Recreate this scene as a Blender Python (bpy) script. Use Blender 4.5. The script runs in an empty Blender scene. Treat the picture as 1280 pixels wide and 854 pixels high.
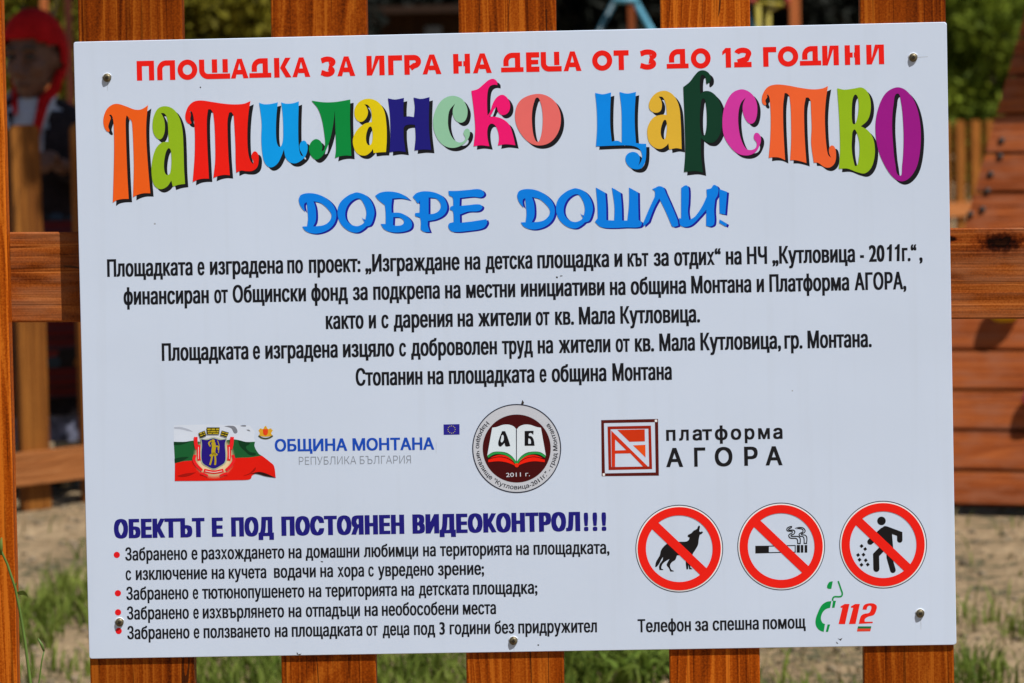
import bpy, bmesh, math, random
from mathutils import Vector, Matrix, noise
from mathutils.geometry import interpolate_bezier, delaunay_2d_cdt
R = math.radians
random.seed(7)
S = bpy.context.scene
COL = S.collection

# ------------------------------------------------------------------ camera
CAM_H = 1.17
FPX = 3813.0                       # focal length in photo pixels (1280 wide)
PITCH, ROLL = R(3.9), -0.0218247623
fwd = Vector((0, math.cos(PITCH), -math.sin(PITCH)))
rt0 = Vector((1, 0, 0)); up0 = rt0.cross(fwd)
rt = rt0*math.cos(ROLL) + up0*math.sin(ROLL)
up = -rt0*math.sin(ROLL) + up0*math.cos(ROLL)
cam = bpy.data.cameras.new('camera'); camo = bpy.data.objects.new('camera', cam); COL.objects.link(camo)
cam.sensor_fit = 'HORIZONTAL'; cam.sensor_width = 23.5; cam.lens = FPX*23.5/1280
cam.clip_start = 0.1; cam.clip_end = 600
M4 = Matrix((rt, up, -fwd)).transposed().to_4x4(); M4.translation = (0, 0, CAM_H)
camo.matrix_world = M4
cam.dof.use_dof = True; cam.dof.focus_distance = 3.50; cam.dof.aperture_fstop = 6.0
S.camera = camo

# ------------------------------------------------------------------ light
SUN = Vector((1.1, -1.0, 2.5)).normalized()
w = bpy.data.worlds.new('World'); S.world = w; w.use_nodes = True
nt = w.node_tree; bg = nt.nodes['Background']
sk = nt.nodes.new('ShaderNodeTexSky'); sk.sky_type = 'NISHITA'; sk.sun_disc = False
sk.sun_elevation = math.asin(SUN.z); sk.sun_rotation = math.atan2(SUN.x, SUN.y)
nt.links.new(sk.outputs[0], bg.inputs[0]); bg.inputs[1].default_value = 0.050
sl = bpy.data.lights.new('sun', 'SUN'); sl.energy = 4.8; sl.angle = R(0.53); sl.color = (1, .96, .90)
slo = bpy.data.objects.new('sun', sl); COL.objects.link(slo)
slo.rotation_euler = SUN.to_track_quat('Z', 'Y').to_euler(); slo.location = (4, -4, 9)
S.view_settings.view_transform = 'Standard'; S.view_settings.look = 'None'
S.view_settings.exposure = 0.21; S.view_settings.gamma = 1; S.view_settings.use_curve_mapping = False

# ------------------------------------------------------------------ helpers
def lin(c):
    return tuple(((v/255)/12.92 if v/255 <= .04045 else ((v/255+.055)/1.055)**2.4) for v in c)

def tag(o, label=None, cat=None, group=None, kind=None):
    if label: o['label'] = label
    if cat: o['category'] = cat
    if group: o['group'] = group
    if kind: o['kind'] = kind
    return o

def empty(name, loc=(0, 0, 0), mat=None):
    o = bpy.data.objects.new(name, None); COL.objects.link(o); o.empty_display_size = .1
    if mat is not None: o.matrix_world = mat
    else: o.location = loc
    return o

def link(name, me, mat, parent=None, smooth=False):
    me.name = name
    if mat is not None and not me.materials: me.materials.append(mat)
    if smooth:
        for p in me.polygons: p.use_smooth = True
    o = bpy.data.objects.new(name, me); COL.objects.link(o)
    if parent: o.parent = parent
    return o

def mesh(verts, faces):
    me = bpy.data.meshes.new('m'); me.from_pydata([tuple(v) for v in verts], [], faces); me.update(); return me

class MB:
    def __init__(s): s.v = []; s.f = []
    def add(s, vs, fs):
        n = len(s.v); s.v += [tuple(v) for v in vs]; s.f += [tuple(i+n for i in f) for f in fs]; return s
    def box(s, a, b, M=None):
        (x0, y0, z0), (x1, y1, z1) = a, b
        vs = [Vector(p) for p in ((x0,y0,z0),(x1,y0,z0),(x1,y1,z0),(x0,y1,z0),(x0,y0,z1),(x1,y0,z1),(x1,y1,z1),(x0,y1,z1))]
        if M: vs = [M @ v for v in vs]
        return s.add(vs, [(0,3,2,1),(4,5,6,7),(0,1,5,4),(1,2,6,5),(2,3,7,6),(3,0,4,7)])
    def tube(s, pts, rad, n=10, flat=1.0):
        pts = [Vector(p) for p in pts]
        if not hasattr(rad, '__len__'): rad = [rad]*len(pts)
        vs = []; fs = []; ref = None
        for i, p in enumerate(pts):
            d = (pts[min(i+1, len(pts)-1)] - pts[max(i-1, 0)]).normalized()
            if ref is None: ref = Vector((0, -1, 0)) if abs(d.y) < .9 else Vector((1, 0, 0))
            a = (ref - d*ref.dot(d)).normalized(); b = d.cross(a); ref = a
            for k in range(n):
                t = 2*math.pi*k/n
                vs.append(p + (a*math.cos(t)*flat + b*math.sin(t))*rad[i])
        for i in range(len(pts)-1):
            for k in range(n):
                fs.append((i*n+k, i*n+(k+1) % n, (i+1)*n+(k+1) % n, (i+1)*n+k))
        fs.append(tuple(range(n))[::-1]); fs.append(tuple((len(pts)-1)*n+k for k in range(n)))
        return s.add(vs, fs)
    def loft(s, rings, n=28, a0=0, a1=2*math.pi, cap=True, fold=0, nf=11):
        """rings: (cx, cy, z, rx, ry)"""
        full = abs(a1-a0-2*math.pi) < 1e-4; m = n if full else n+1
        vs = []; fs = []
        for i, (cx, cy, z, rx, ry) in enumerate(rings):
            for k in range(m):
                t = a0+(a1-a0)*k/n
                q = 1+fold*(i/(len(rings)-1))*math.sin(t*nf)
                vs.append((cx+rx*q*math.cos(t), cy+ry*q*math.sin(t), z))
        for i in range(len(rings)-1):
            for k in range(n):
                fs.append((i*m+k, i*m+(k+1) % m, (i+1)*m+(k+1) % m, (i+1)*m+k))
        if cap and full:
            fs.append(tuple(range(m))[::-1]); fs.append(tuple((len(rings)-1)*m+k for k in range(m)))
        return s.add(vs, fs)
    def ell(s, c, r, n=16, M=None):
        vs = []; fs = []; h = n//2
        for i in range(h+1):
            ph = math.pi*i/h
            for k in range(n):
                t = 2*math.pi*k/n
                v = Vector((r[0]*math.sin(ph)*math.cos(t), r[1]*math.sin(ph)*math.sin(t), r[2]*math.cos(ph)))
                if M: v = M @ v
                vs.append(v+Vector(c))
        for i in range(h):
            for k in range(n):
                fs.append((i*n+k, (i+1)*n+k, (i+1)*n+(k+1) % n, i*n+(k+1) % n))
        return s.add(vs, fs)
    def mesh(s):
        me = mesh(s.v, s.f)
        bm = bmesh.new(); bm.from_mesh(me); bmesh.ops.remove_doubles(bm, verts=bm.verts, dist=1e-6)
        bmesh.ops.recalc_face_normals(bm, faces=bm.faces); bm.to_mesh(me); bm.free(); return me
    def build(s, name, mat, parent=None, smooth=False): return link(name, s.mesh(), mat, parent, smooth)

def apply_mods(o):
    dg = bpy.context.evaluated_depsgraph_get()
    me = bpy.data.meshes.new_from_object(o.evaluated_get(dg)); o.modifiers.clear(); old = o.data; o.data = me
    bpy.data.meshes.remove(old)

# ------------------------------------------------------------------ materials
def newmat(name):
    m = bpy.data.materials.new(name); m.use_nodes = True
    return m, m.node_tree.nodes, m.node_tree.links, m.node_tree.nodes['Principled BSDF']

def plain(name, c, rough=.5, spec=.4, metal=0, var=.12, scale=30, bump=0):
    m, N, L, b = newmat(name)
    tc = N.new('ShaderNodeTexCoord'); nz = N.new('ShaderNodeTexNoise'); nz.inputs['Scale'].default_value = scale; nz.inputs['Detail'].default_value = 5
    L.new(tc.outputs['Object'], nz.inputs['Vector'])
    rp = N.new('ShaderNodeValToRGB'); L.new(nz.outputs['Fac'], rp.inputs['Fac'])
    rp.color_ramp.elements[0].position = .3; rp.color_ramp.elements[1].position = .7
    rp.color_ramp.elements[0].color = (*[v*(1-var) for v in c], 1); rp.color_ramp.elements[1].color = (*[min(1, v*(1+var)) for v in c], 1)
    L.new(rp.outputs['Color'], b.inputs['Base Color'])
    b.inputs['Roughness'].default_value = rough; b.inputs['Specular IOR Level'].default_value = spec; b.inputs['Metallic'].default_value = metal
    if bump:
        bp = N.new('ShaderNodeBump'); bp.inputs['Strength'].default_value = bump; bp.inputs['Distance'].default_value = .01
        L.new(nz.outputs['Fac'], bp.inputs['Height']); L.new(bp.outputs['Normal'], b.inputs['Normal'])
    return m

def math_node(N, L, op, a, b=None, c=None):
    n = N.new('ShaderNodeMath'); n.operation = op
    for i, v in enumerate((a, b, c)):
        if v is None: continue
        if isinstance(v, (int, float)): n.inputs[i].default_value = v
        else: L.new(v, n.inputs[i])
    return n.outputs[0]

def wood(name, axis, dark, mid, light, rough=.42, scale=1.0, knots=(), spec=.07, bump=.5, ringn=34.0, crack=.5, worn=None):
    """varnished softwood: stretched grain along local axis, cathedral rings, pores, knots (local positions)"""
    m, N, L, b = newmat(name)
    tc = N.new('ShaderNodeTexCoord'); oi = N.new('ShaderNodeObjectInfo')
    ad = N.new('ShaderNodeVectorMath'); ad.operation = 'MULTIPLY_ADD'
    cb = N.new('ShaderNodeCombineXYZ'); L.new(oi.outputs['Random'], cb.inputs[0]); L.new(oi.outputs['Random'], cb.inputs[1]); L.new(oi.outputs['Random'], cb.inputs[2])
    L.new(cb.outputs[0], ad.inputs[0]); ad.inputs[1].default_value = (31.7, 17.3, 53.1); L.new(tc.outputs['Object'], ad.inputs[2])
    base = ad.outputs[0]
    along, across = .55*scale, 9*scale
    def mapped(a, c):
        mp = N.new('ShaderNodeMapping'); mp.inputs['Scale'].default_value = tuple(a if i == axis else c for i in range(3))
        L.new(base, mp.inputs['Vector']); return mp.outputs[0]
    def nz(vec, sc, det=4, dist=0.):
        n = N.new('ShaderNodeTexNoise'); n.inputs['Scale'].default_value = sc; n.inputs['Detail'].default_value = det; n.inputs['Distortion'].default_value = dist
        L.new(vec, n.inputs['Vector']); return n.outputs['Fac']
    grow = nz(mapped(along*.62, across*.50), 1.0, 2, .25)     # growth-ring field
    rings = math_node(N, L, 'FRACT', math_node(N, L, 'MULTIPLY_ADD', grow, ringn, math_node(N, L, 'MULTIPLY', nz(mapped(along*2, across*3), 1.0, 2), .9)))
    fine = nz(mapped(along*2.5, across*13), 1.0, 5)
    pore = nz(mapped(along*9, across*30), 1.0, 3)
    blot = nz(mapped(1.8, 9.0), 1.0, 3)
    rr = N.new('ShaderNodeValToRGB'); L.new(rings, rr.inputs['Fac'])
    re = rr.color_ramp.elements; re[0].position = 0; re[0].color = (0.42, 0.42, 0.42, 1); re[1].position = 1; re[1].color = (.42, .42, .42, 1)
    for pp, vv in ((.04, -.0), (.12, .02), (.20, .36), (.62, .52), (.90, .80)):
        qq = re.new(pp); qq.color = (vv, vv, vv, 1)
    rsep = N.new('ShaderNodeSeparateColor'); L.new(rr.outputs['Color'], rsep.inputs[0])
    mix = math_node(N, L, 'MULTIPLY_ADD', rsep.outputs[0], .34, math_node(N, L, 'MULTIPLY', fine, .70))
    mix = math_node(N, L, 'ADD', mix, math_node(N, L, 'MULTIPLY', math_node(N, L, 'SUBTRACT', blot, .5), .60))
    grit = nz(base, 420, 3)
    mix = math_node(N, L, 'ADD', mix, math_node(N, L, 'MULTIPLY', math_node(N, L, 'SUBTRACT', grit, .5), .55))
    ridge = nz(mapped(along*1.2, across*22), 1.0, 2)
    mix = math_node(N, L, 'SUBTRACT', mix, math_node(N, L, 'MULTIPLY', math_node(N, L, 'GREATER_THAN', ridge, .62), .20))
    rp = N.new('ShaderNodeValToRGB'); L.new(mix, rp.inputs['Fac'])
    e = rp.color_ramp.elements; e[0].position = .25; e[0].color = (*light, 1); e[1].position = .78; e[1].color = (*dark, 1)
    q = e.new(.5); q.color = (*mid, 1)
    col = rp.outputs['Color']
    pr = N.new('ShaderNodeValToRGB'); L.new(pore, pr.inputs['Fac']); pr.color_ramp.elements[0].position = .33; pr.color_ramp.elements[1].position = .42
    pr.color_ramp.elements[0].color = (.45, .4, .35, 1); pr.color_ramp.elements[1].color = (1, 1, 1, 1)
    mx = N.new('ShaderNodeMix'); mx.data_type = 'RGBA'; mx.blend_type = 'MULTIPLY'; mx.inputs[0].default_value = 1
    L.new(col, mx.inputs[6]); L.new(pr.outputs['Color'], mx.inputs[7]); col = mx.outputs[2]
    # hairline drying cracks
    if crack:
        cf_ = math_node(N, L, 'FRACT', math_node(N, L, 'MULTIPLY', nz(mapped(along*.9, across*.8), 1.0, 3, .3), 13.0))
        on = math_node(N, L, 'MULTIPLY', math_node(N, L, 'LESS_THAN', cf_, .045), math_node(N, L, 'GREATER_THAN', nz(mapped(along*6, across*1.2), 1.0, 2), .54))
        mc = N.new('ShaderNodeMix'); mc.data_type = 'RGBA'; L.new(math_node(N, L, 'MULTIPLY', on, crack), mc.inputs[0]); L.new(col, mc.inputs[6]); mc.inputs[7].default_value = (.02, .008, .004, 1); col = mc.outputs[2]
    # patches where the stain has worn off
    if worn:
        wf = N.new('ShaderNodeValToRGB'); L.new(math_node(N, L, 'ADD', math_node(N, L, 'MULTIPLY', nz(mapped(13, 34), 1.0, 6), .7), math_node(N, L, 'MULTIPLY', fine, .4)), wf.inputs['Fac'])
        wf.color_ramp.elements[0].position = .50; wf.color_ramp.elements[0].color = (0, 0, 0, 1); wf.color_ramp.elements[1].position = .72; wf.color_ramp.elements[1].color = (.75, .75, .75, 1)
        mw = N.new('ShaderNodeMix'); mw.data_type = 'RGBA'; L.new(wf.outputs['Color'], mw.inputs[0]); L.new(col, mw.inputs[6]); mw.inputs[7].default_value = (*worn, 1); col = mw.outputs[2]
    # per-object tone
    tone = N.new('ShaderNodeHueSaturation'); L.new(col, tone.inputs['Color'])
    L.new(math_node(N, L, 'MULTIPLY_ADD', oi.outputs['Random'], .46, .72), tone.inputs['Value']); col = tone.outputs['Color']
    for (kx, ky, kz, kr, ka) in knots:
        vm = N.new('ShaderNodeVectorMath'); vm.operation = 'SUBTRACT'; L.new(tc.outputs['Object'], vm.inputs[0]); vm.inputs[1].default_value = (kx, ky, kz)
        sc = N.new('ShaderNodeVectorMath'); sc.operation = 'MULTIPLY'; L.new(vm.outputs[0], sc.inputs[0]); sc.inputs[1].default_value = tuple((1/ka if i == axis else 1)/kr for i in range(3))
        ln = N.new('ShaderNodeVectorMath'); ln.operation = 'LENGTH'; L.new(sc.outputs[0], ln.inputs[0])
        dd = math_node(N, L, 'ADD', ln.outputs['Value'], math_node(N, L, 'MULTIPLY', math_node(N, L, 'SUBTRACT', nz(tc.outputs['Object'], 160, 5), .5), 1.3))
        kr_ = N.new('ShaderNodeValToRGB'); L.new(math_node(N, L, 'MULTIPLY', dd, .5), kr_.inputs['Fac'])
        ke = kr_.color_ramp.elements; ke[0].position = .12; ke[0].color = (.05, .045, .05, 1); ke[1].position = .95; ke[1].color = (1, 1, 1, 1)
        for pp, cc in ((.22, (.012, .009, .008)), (.32, (.10, .06, .05)), (.46, (.30, .20, .14)), (.62, (.80, .66, .55))):
            kq = ke.new(pp); kq.color = (*cc, 1)
        m2 = N.new('ShaderNodeMix'); m2.data_type = 'RGBA'; m2.blend_type = 'MULTIPLY'; m2.inputs[0].default_value = 1
        L.new(col, m2.inputs[6]); L.new(kr_.outputs['Color'], m2.inputs[7]); col = m2.outputs[2]
    L.new(col, b.inputs['Base Color'])
    b.inputs['Roughness'].default_value = rough; b.inputs['Specular IOR Level'].default_value = spec
    hb = math_node(N, L, 'MULTIPLY_ADD', pore, .6, math_node(N, L, 'MULTIPLY', fine, .8))
    bp = N.new('ShaderNodeBump'); bp.inputs['Strength'].default_value = bump; bp.inputs['Distance'].default_value = .0012; bp.invert = False
    L.new(hb, bp.inputs['Height']); L.new(bp.outputs['Normal'], b.inputs['Normal'])
    return m

def leafmat(name, dark, light, scale=3.0, trans=.25):
    m, N, L, b = newmat(name)
    tc = N.new('ShaderNodeTexCoord'); nz = N.new('ShaderNodeTexNoise'); nz.inputs['Scale'].default_value = scale; nz.inputs['Detail'].default_value = 6
    L.new(tc.outputs['Object'], nz.inputs['Vector'])
    rp = N.new('ShaderNodeValToRGB'); L.new(nz.outputs['Fac'], rp.inputs['Fac'])
    rp.color_ramp.elements[0].position = .35; rp.color_ramp.elements[0].color = (*dark, 1); rp.color_ramp.elements[1].position = .68; rp.color_ramp.elements[1].color = (*light, 1)
    L.new(rp.outputs['Color'], b.inputs['Base Color']); b.inputs['Roughness'].default_value = .6; b.inputs['Specular IOR Level'].default_value = .1
    tr = N.new('ShaderNodeBsdfTranslucent'); L.new(rp.outputs['Color'], tr.inputs['Color'])
    ms = N.new('ShaderNodeMixShader'); ms.inputs[0].default_value = trans
    out = N['Material Output']; L.new(b.outputs[0], ms.inputs[1]); L.new(tr.outputs[0], ms.inputs[2]); L.new(ms.outputs[0], out.inputs['Surface'])
    return m

# sheet metal panel with faint dust and specks
PANEL = (.63, .73, .90)
PHOTO_PANEL = lin((186, 198, 219))
def panel_mat():
    m, N, L, b = newmat('sign_enamel')
    tc = N.new('ShaderNodeTexCoord')
    n1 = N.new('ShaderNodeTexNoise'); n1.inputs['Scale'].default_value = 3.0; n1.inputs['Detail'].default_value = 6; L.new(tc.outputs['Object'], n1.inputs['Vector'])
    rp = N.new('ShaderNodeValToRGB'); L.new(n1.outputs['Fac'], rp.inputs['Fac'])
    rp.color_ramp.elements[0].position = .35; rp.color_ramp.elements[0].color = (*[v*.955 for v in PANEL], 1)
    rp.color_ramp.elements[1].position = .65; rp.color_ramp.elements[1].color = (*PANEL, 1)
    vo = N.new('ShaderNodeTexVoronoi'); vo.inputs['Scale'].default_value = 22; L.new(tc.outputs['Object'], vo.inputs['Vector'])
    n2 = N.new('ShaderNodeTexNoise'); n2.inputs['Scale'].default_value = 400; L.new(tc.outputs['Object'], n2.inputs['Vector'])
    dd = math_node(N, L, 'ADD', vo.outputs['Distance'], math_node(N, L, 'MULTIPLY', n2.outputs['Fac'], .035))
    cell = N.new('ShaderNodeSeparateColor'); L.new(vo.outputs['Color'], cell.inputs[0])
    size = math_node(N, L, 'MULTIPLY', math_node(N, L, 'GREATER_THAN', cell.outputs[0], .9), .043)
    spot = math_node(N, L, 'MULTIPLY', math_node(N, L, 'LESS_THAN', dd, size), .5)
    mx = N.new('ShaderNodeMix'); mx.data_type = 'RGBA'; L.new(spot, mx.inputs[0]); L.new(rp.outputs['Color'], mx.inputs[6]); mx.inputs[7].default_value = (.12, .1, .08, 1)
    mp = N.new('ShaderNodeMapping'); mp.inputs['Scale'].default_value = (60, 1, 2.2); L.new(tc.outputs['Object'], mp.inputs['Vector'])
    n3 = N.new('ShaderNodeTexNoise'); n3.inputs['Scale'].default_value = 1; n3.inputs['Detail'].default_value = 4; L.new(mp.outputs[0], n3.inputs['Vector'])
    r3 = N.new('ShaderNodeValToRGB'); L.new(n3.outputs['Fac'], r3.inputs['Fac']); r3.color_ramp.elements[0].position = .28; r3.color_ramp.elements[0].color = (.975, .973, .968, 1); r3.color_ramp.elements[1].position = .45; r3.color_ramp.elements[1].color = (1, 1, 1, 1)
    m3 = N.new('ShaderNodeMix'); m3.data_type = 'RGBA'; m3.blend_type = 'MULTIPLY'; m3.inputs[0].default_value = 1; L.new(mx.outputs[2], m3.inputs[6]); L.new(r3.outputs['Color'], m3.inputs[7])
    L.new(m3.outputs[2], b.inputs['Base Color'])
    L.new(math_node(N, L, 'MULTIPLY_ADD', n1.outputs['Fac'], .3, .28), b.inputs['Roughness'])
    bp = N.new('ShaderNodeBump'); bp.inputs['Strength'].default_value = .25; bp.inputs['Distance'].default_value = .004; n4 = N.new('ShaderNodeTexNoise'); n4.inputs['Scale'].default_value = 5; L.new(tc.outputs['Object'], n4.inputs['Vector'])
    L.new(n4.outputs['Fac'], bp.inputs['Height']); L.new(bp.outputs['Normal'], b.inputs['Normal'])
    b.inputs['Roughness'].default_value = .42; b.inputs['Specular IOR Level'].default_value = .3
    return m

_ink = {}
def ink(c, rough=.45):
    c = tuple(c)
    if c not in _ink:
        l = lin(c); k = [p/q for p, q in zip(PANEL, PHOTO_PANEL)]
        alb = tuple(max(.002, min(.9, v*f)) for v, f in zip(l, k))
        m, N, L, b = newmat('printed_ink')
        tc = N.new('ShaderNodeTexCoord'); n1 = N.new('ShaderNodeTexNoise'); n1.inputs['Scale'].default_value = 25; n1.inputs['Detail'].default_value = 4
        L.new(tc.outputs['Object'], n1.inputs['Vector'])
        rp = N.new('ShaderNodeValToRGB'); L.new(n1.outputs['Fac'], rp.inputs['Fac'])
        rp.color_ramp.elements[0].color = (*[v*.93 for v in alb], 1); rp.color_ramp.elements[1].color = (*[min(1, v*1.07) for v in alb], 1)
        L.new(rp.outputs['Color'], b.inputs['Base Color']); b.inputs['Roughness'].default_value = rough; b.inputs['Specular IOR Level'].default_value = .15
        _ink[c] = m
    return _ink[c]

# ------------------------------------------------------------------ frames
YAW, TILT, ASP = -0.0333509272, -0.0331593338, 0.712375778
SC = Vector((0.00266691779, 3.49391320, CAM_H - 0.240022056))
FM = (Matrix.Rotation(YAW, 3, 'Z') @ Matrix.Rotation(TILT, 3, 'X'))
FMi = FM.transposed()
def uv(px, py, yoff=0.0):
    """point of the board (local x, z) that the photograph shows at a pixel; yoff = depth behind the board's face"""
    d = fwd + rt*((px-640)/FPX) + up*((427-py)/FPX)
    n = FM @ Vector((0, 1, 0)); p0 = SC + n*yoff
    t = (p0-Vector((0, 0, CAM_H))).dot(n)/d.dot(n)
    q = FMi @ (Vector((0, 0, CAM_H)) + d*t - SC)
    return q.x, q.z
def world(px, py, D):
    return Vector((0, 0, CAM_H)) + (fwd + rt*((px-640)/FPX) + up*((427-py)/FPX))*(D/ (fwd + rt*((px-640)/FPX) + up*((427-py)/FPX)).y)
def ground(px, py):
    d = fwd + rt*((px-640)/FPX) + up*((427-py)/FPX)
    return Vector((0, 0, CAM_H)) + d*(-CAM_H/d.z)
# ------------------------------------------------------------------ printed artwork tools
def parse(s, reg):
    """'x,y x,y* ...' in units of a magnified drawing; * marks a corner"""
    x0, y0, k = reg; out = []
    for t in s.split():
        c = t.endswith('*'); a, b = t.rstrip('*').split(',')
        out.append((x0+float(a)/k, y0+float(b)/k, c))
    return out
def smooth(pts, sub=6, closed=True):
    n = len(pts); res = []
    P = lambda i: Vector(pts[i % n][:2])
    for i in range(n if closed else n-1):
        p1, p2 = P(i), P(i+1)
        p0 = p1 if pts[i][2] or (not closed and i == 0) else P(i-1)
        p3 = p2 if pts[(i+1) % n][2] or (not closed and i == n-2) else P(i+2)
        if pts[i][2] and pts[(i+1) % n][2]: res.append(p1); continue
        L12 = (p2-p1).length
        t1 = (p2-p0); t2 = (p3-p1)
        if t1.length > 0: t1 = t1.normalized()*L12
        if t2.length > 0: t2 = t2.normalized()*L12
        for k in range(sub):
            t = k/sub; a = t*t; b = a*t
            res.append(p1*(2*b-3*a+1)+t1*(b-2*a+t)+p2*(3*a-2*b)+t2*(b-a))
    if not closed: res.append(P(n-1))
    return [(p.x, p.y) for p in res]
def shape(s, reg): return smooth(parse(s, reg))
def poly(s, reg): return [p[:2] for p in parse(s, reg)]
def line(s, reg, wd, curve=True, closed=False):
    pts = smooth(parse(s, reg), closed=closed) if curve else [p[:2] for p in parse(s, reg)]
    return strip(pts, wd, closed)
def strip(pts, wd, closed=False):
    P = [Vector(p) for p in pts]; n = len(P); A = []; B = []
    wf = wd if callable(wd) else (lambda t: wd)
    for i in range(n):
        d1 = (P[i]-P[i-1]) if (closed or i) else (P[1]-P[0])
        d2 = (P[(i+1) % n]-P[i]) if (closed or i < n-1) else (P[-1]-P[-2])
        if d1.length == 0: d1 = d2
        if d2.length == 0: d2 = d1
        d1 = d1.normalized(); d2 = d2.normalized()
        n1 = Vector((d1.y, -d1.x)); n2 = Vector((d2.y, -d2.x)); m = n1+n2
        m = n1 if m.length < 1e-6 else m/ max(.35, m.dot(n1))
        h = wf(i/(n-1))/2
        A.append(P[i]+m*h); B.append(P[i]-m*h)
    if closed: return [[tuple(p) for p in A], [tuple(p) for p in B]]
    return [[tuple(p) for p in A+B[::-1]]]
def circ(cx, cy, r, n=72, ry=None):
    return [(cx+r*math.cos(2*math.pi*k/n), cy+(ry or r)*math.sin(2*math.pi*k/n)) for k in range(n)]

def area(c): return sum(c[i-1][0]*c[i][1]-c[i][0]*c[i-1][1] for i in range(len(c)))/2
def inside(p, c):
    x, y = p; r = False
    for i in range(len(c)):
        (x1, y1), (x2, y2) = c[i-1], c[i]
        if (y1 > y) != (y2 > y) and x < (x2-x1)*(y-y1)/(y2-y1)+x1: r = not r
    return r
def fill(contours):
    cu = bpy.data.curves.new('t', 'CURVE'); cu.dimensions = '2D'; cu.fill_mode = 'BOTH'
    for c in contours:
        sp = cu.splines.new('POLY'); sp.points.add(len(c)-1)
        for q, (x, y) in zip(sp.points, c): q.co = (x, -y, 0, 1)
        sp.use_cyclic_u = True
    o = bpy.data.objects.new('t', cu)
    me = bpy.data.meshes.new_from_object(o)
    vs = [(v.co.x, -v.co.y) for v in me.vertices]; fs = [tuple(p.vertices) for p in me.polygons]
    bpy.data.objects.remove(o); bpy.data.curves.remove(cu); bpy.data.meshes.remove(me)
    return vs, fs
LAYER = 0.00012
def print_on(name, solids, mat, layer, parent):
    """solids: list of contour lists (photo-pixel artwork), laid on the board as a thin film"""
    V = []; F = []
    for i, cs in enumerate(solids):
        vs, fs = cs if isinstance(cs, tuple) else fill(cs); n = len(V)
        h = LAYER*layer + (i % 6)*1.2e-5
        for x, y in vs:
            a, b = uv(x, y); V.append((a, -h, b+BASE))
        F += [tuple(k+n for k in f) for f in fs]
    me = mesh(V, F)
    bm = bmesh.new(); bm.from_mesh(me)
    for f in bm.faces:
        f.normal_update()
        if f.normal.y > 0: f.normal_flip()
    bm.to_mesh(me); bm.free()
    return link(name, me, mat, parent)

def glyphs(text, gx=0., gy=0., res=5, track=1.):
    """outline of a line of lettering in em units, stems thickened by gx / gy"""
    cu = bpy.data.curves.new('t', 'FONT'); cu.body = text; cu.size = 1; cu.space_character = track
    o = bpy.data.objects.new('t', cu); COL.objects.link(o)
    c2 = o.to_curve(bpy.context.evaluated_depsgraph_get()); conts = []
    for sp in c2.splines:
        bp = sp.bezier_points; n = len(bp); pts = []
        for i in range(n):
            a, b = bp[i], bp[(i+1) % n]
            straight = ((a.handle_right-a.co).cross(b.co-a.co).length < 1e-6 and (b.handle_left-b.co).cross(b.co-a.co).length < 1e-6)
            seg = [a.co] if straight else interpolate_bezier(a.co, a.handle_right, b.handle_left, b.co, res+1)[:-1]
            pts += [(p.x, p.y) for p in seg]
        q = []
        for p in pts:
            if not q or abs(p[0]-q[-1][0])+abs(p[1]-q[-1][1]) > 1e-5: q.append(p)
        if len(q) > 2: conts.append(q)
    o.to_curve_clear(); bpy.data.objects.remove(o); bpy.data.curves.remove(cu)
    conts = [c for c in conts if abs(area(c)) > 1e-7]
    if not conts: return []
    def grow(c, sg):
        r = []
        for i in range(len(c)):
            a, p, b = Vector(c[i-1]), Vector(c[i]), Vector(c[(i+1) % len(c)])
            d1 = (p-a).normalized(); d2 = (b-p).normalized()
            n = Vector((d1.y, -d1.x))*sg+Vector((d2.y, -d2.x))*sg
            if n.length > 1e-6: n.normalize()
            cl = lambda v: max(-1, min(1, v*1.5))
            r.append((p.x+gx*cl(n.x), p.y+gy*cl(n.y)))
        return r
    items = sorted([(min(p[0] for p in c), max(p[0] for p in c), c) for c in conts], key=lambda t: t[0])
    clusters = []; hi = -9
    for a, b, c in items:
        if not clusters or a > hi: clusters.append([c]); hi = b
        else: clusters[-1].append(c); hi = max(hi, b)
    out = []
    for cs in clusters:
        sg = 1 if area(max(cs, key=lambda c: abs(area(c)))) > 0 else -1
        out.append(nonzero([grow(c, sg) for c in cs]))
    return out
def nonzero(cs):
    """triangulate overlapping outlines by the non-zero winding rule"""
    vs = []; es = []
    for c in cs:
        n = len(vs); vs += [Vector(p) for p in c]; es += [(n+i, n+(i+1) % len(c)) for i in range(len(c))]
    V, E_, F_, *_ = delaunay_2d_cdt(vs, es, [], 0, 1e-6)
    keep = []
    for f in F_:
        x = sum(V[i].x for i in f)/len(f); y = sum(V[i].y for i in f)/len(f); wn = 0
        for c in cs:
            for i in range(len(c)):
                (x1, y1), (x2, y2) = c[i-1], c[i]
                if (y1 > y) != (y2 > y) and x < (x2-x1)*(y-y1)/(y2-y1)+x1: wn += 1 if y2 > y1 else -1
        if wn: keep.append(tuple(f))
    return [(v.x, v.y) for v in V], keep
def setline(text, x0, y0, x1, y1, em, gx=0., gy=0., lean=.019, track=1.):
    """baseline from (x0,y0) to (x1,y1), letters em px tall per em"""
    G = glyphs(text, gx, gy, 5, track)
    a = min(V[i][0] for V, F in G for f in F for i in f); b = max(V[i][0] for V, F in G for f in F for i in f)
    d = Vector((x1-x0, y1-y0)); out = []
    for V, F in G:
        out.append(([(x0+d.x*(p[0]-a)/(b-a)-lean*em*p[1], y0+d.y*(p[0]-a)/(b-a)-em*p[1]) for p in V], F))
    return out
def words(spec, y0, s, em, gx=0., gy=0., track=1.):
    """spec: [(word, left, right)]; baseline y0 at x = 0 with slope s"""
    out = []
    for t, a, b in spec: out += setline(t, a, y0+s*a, b, y0+s*b, em, gx, gy, .019, track)
    return out

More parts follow.
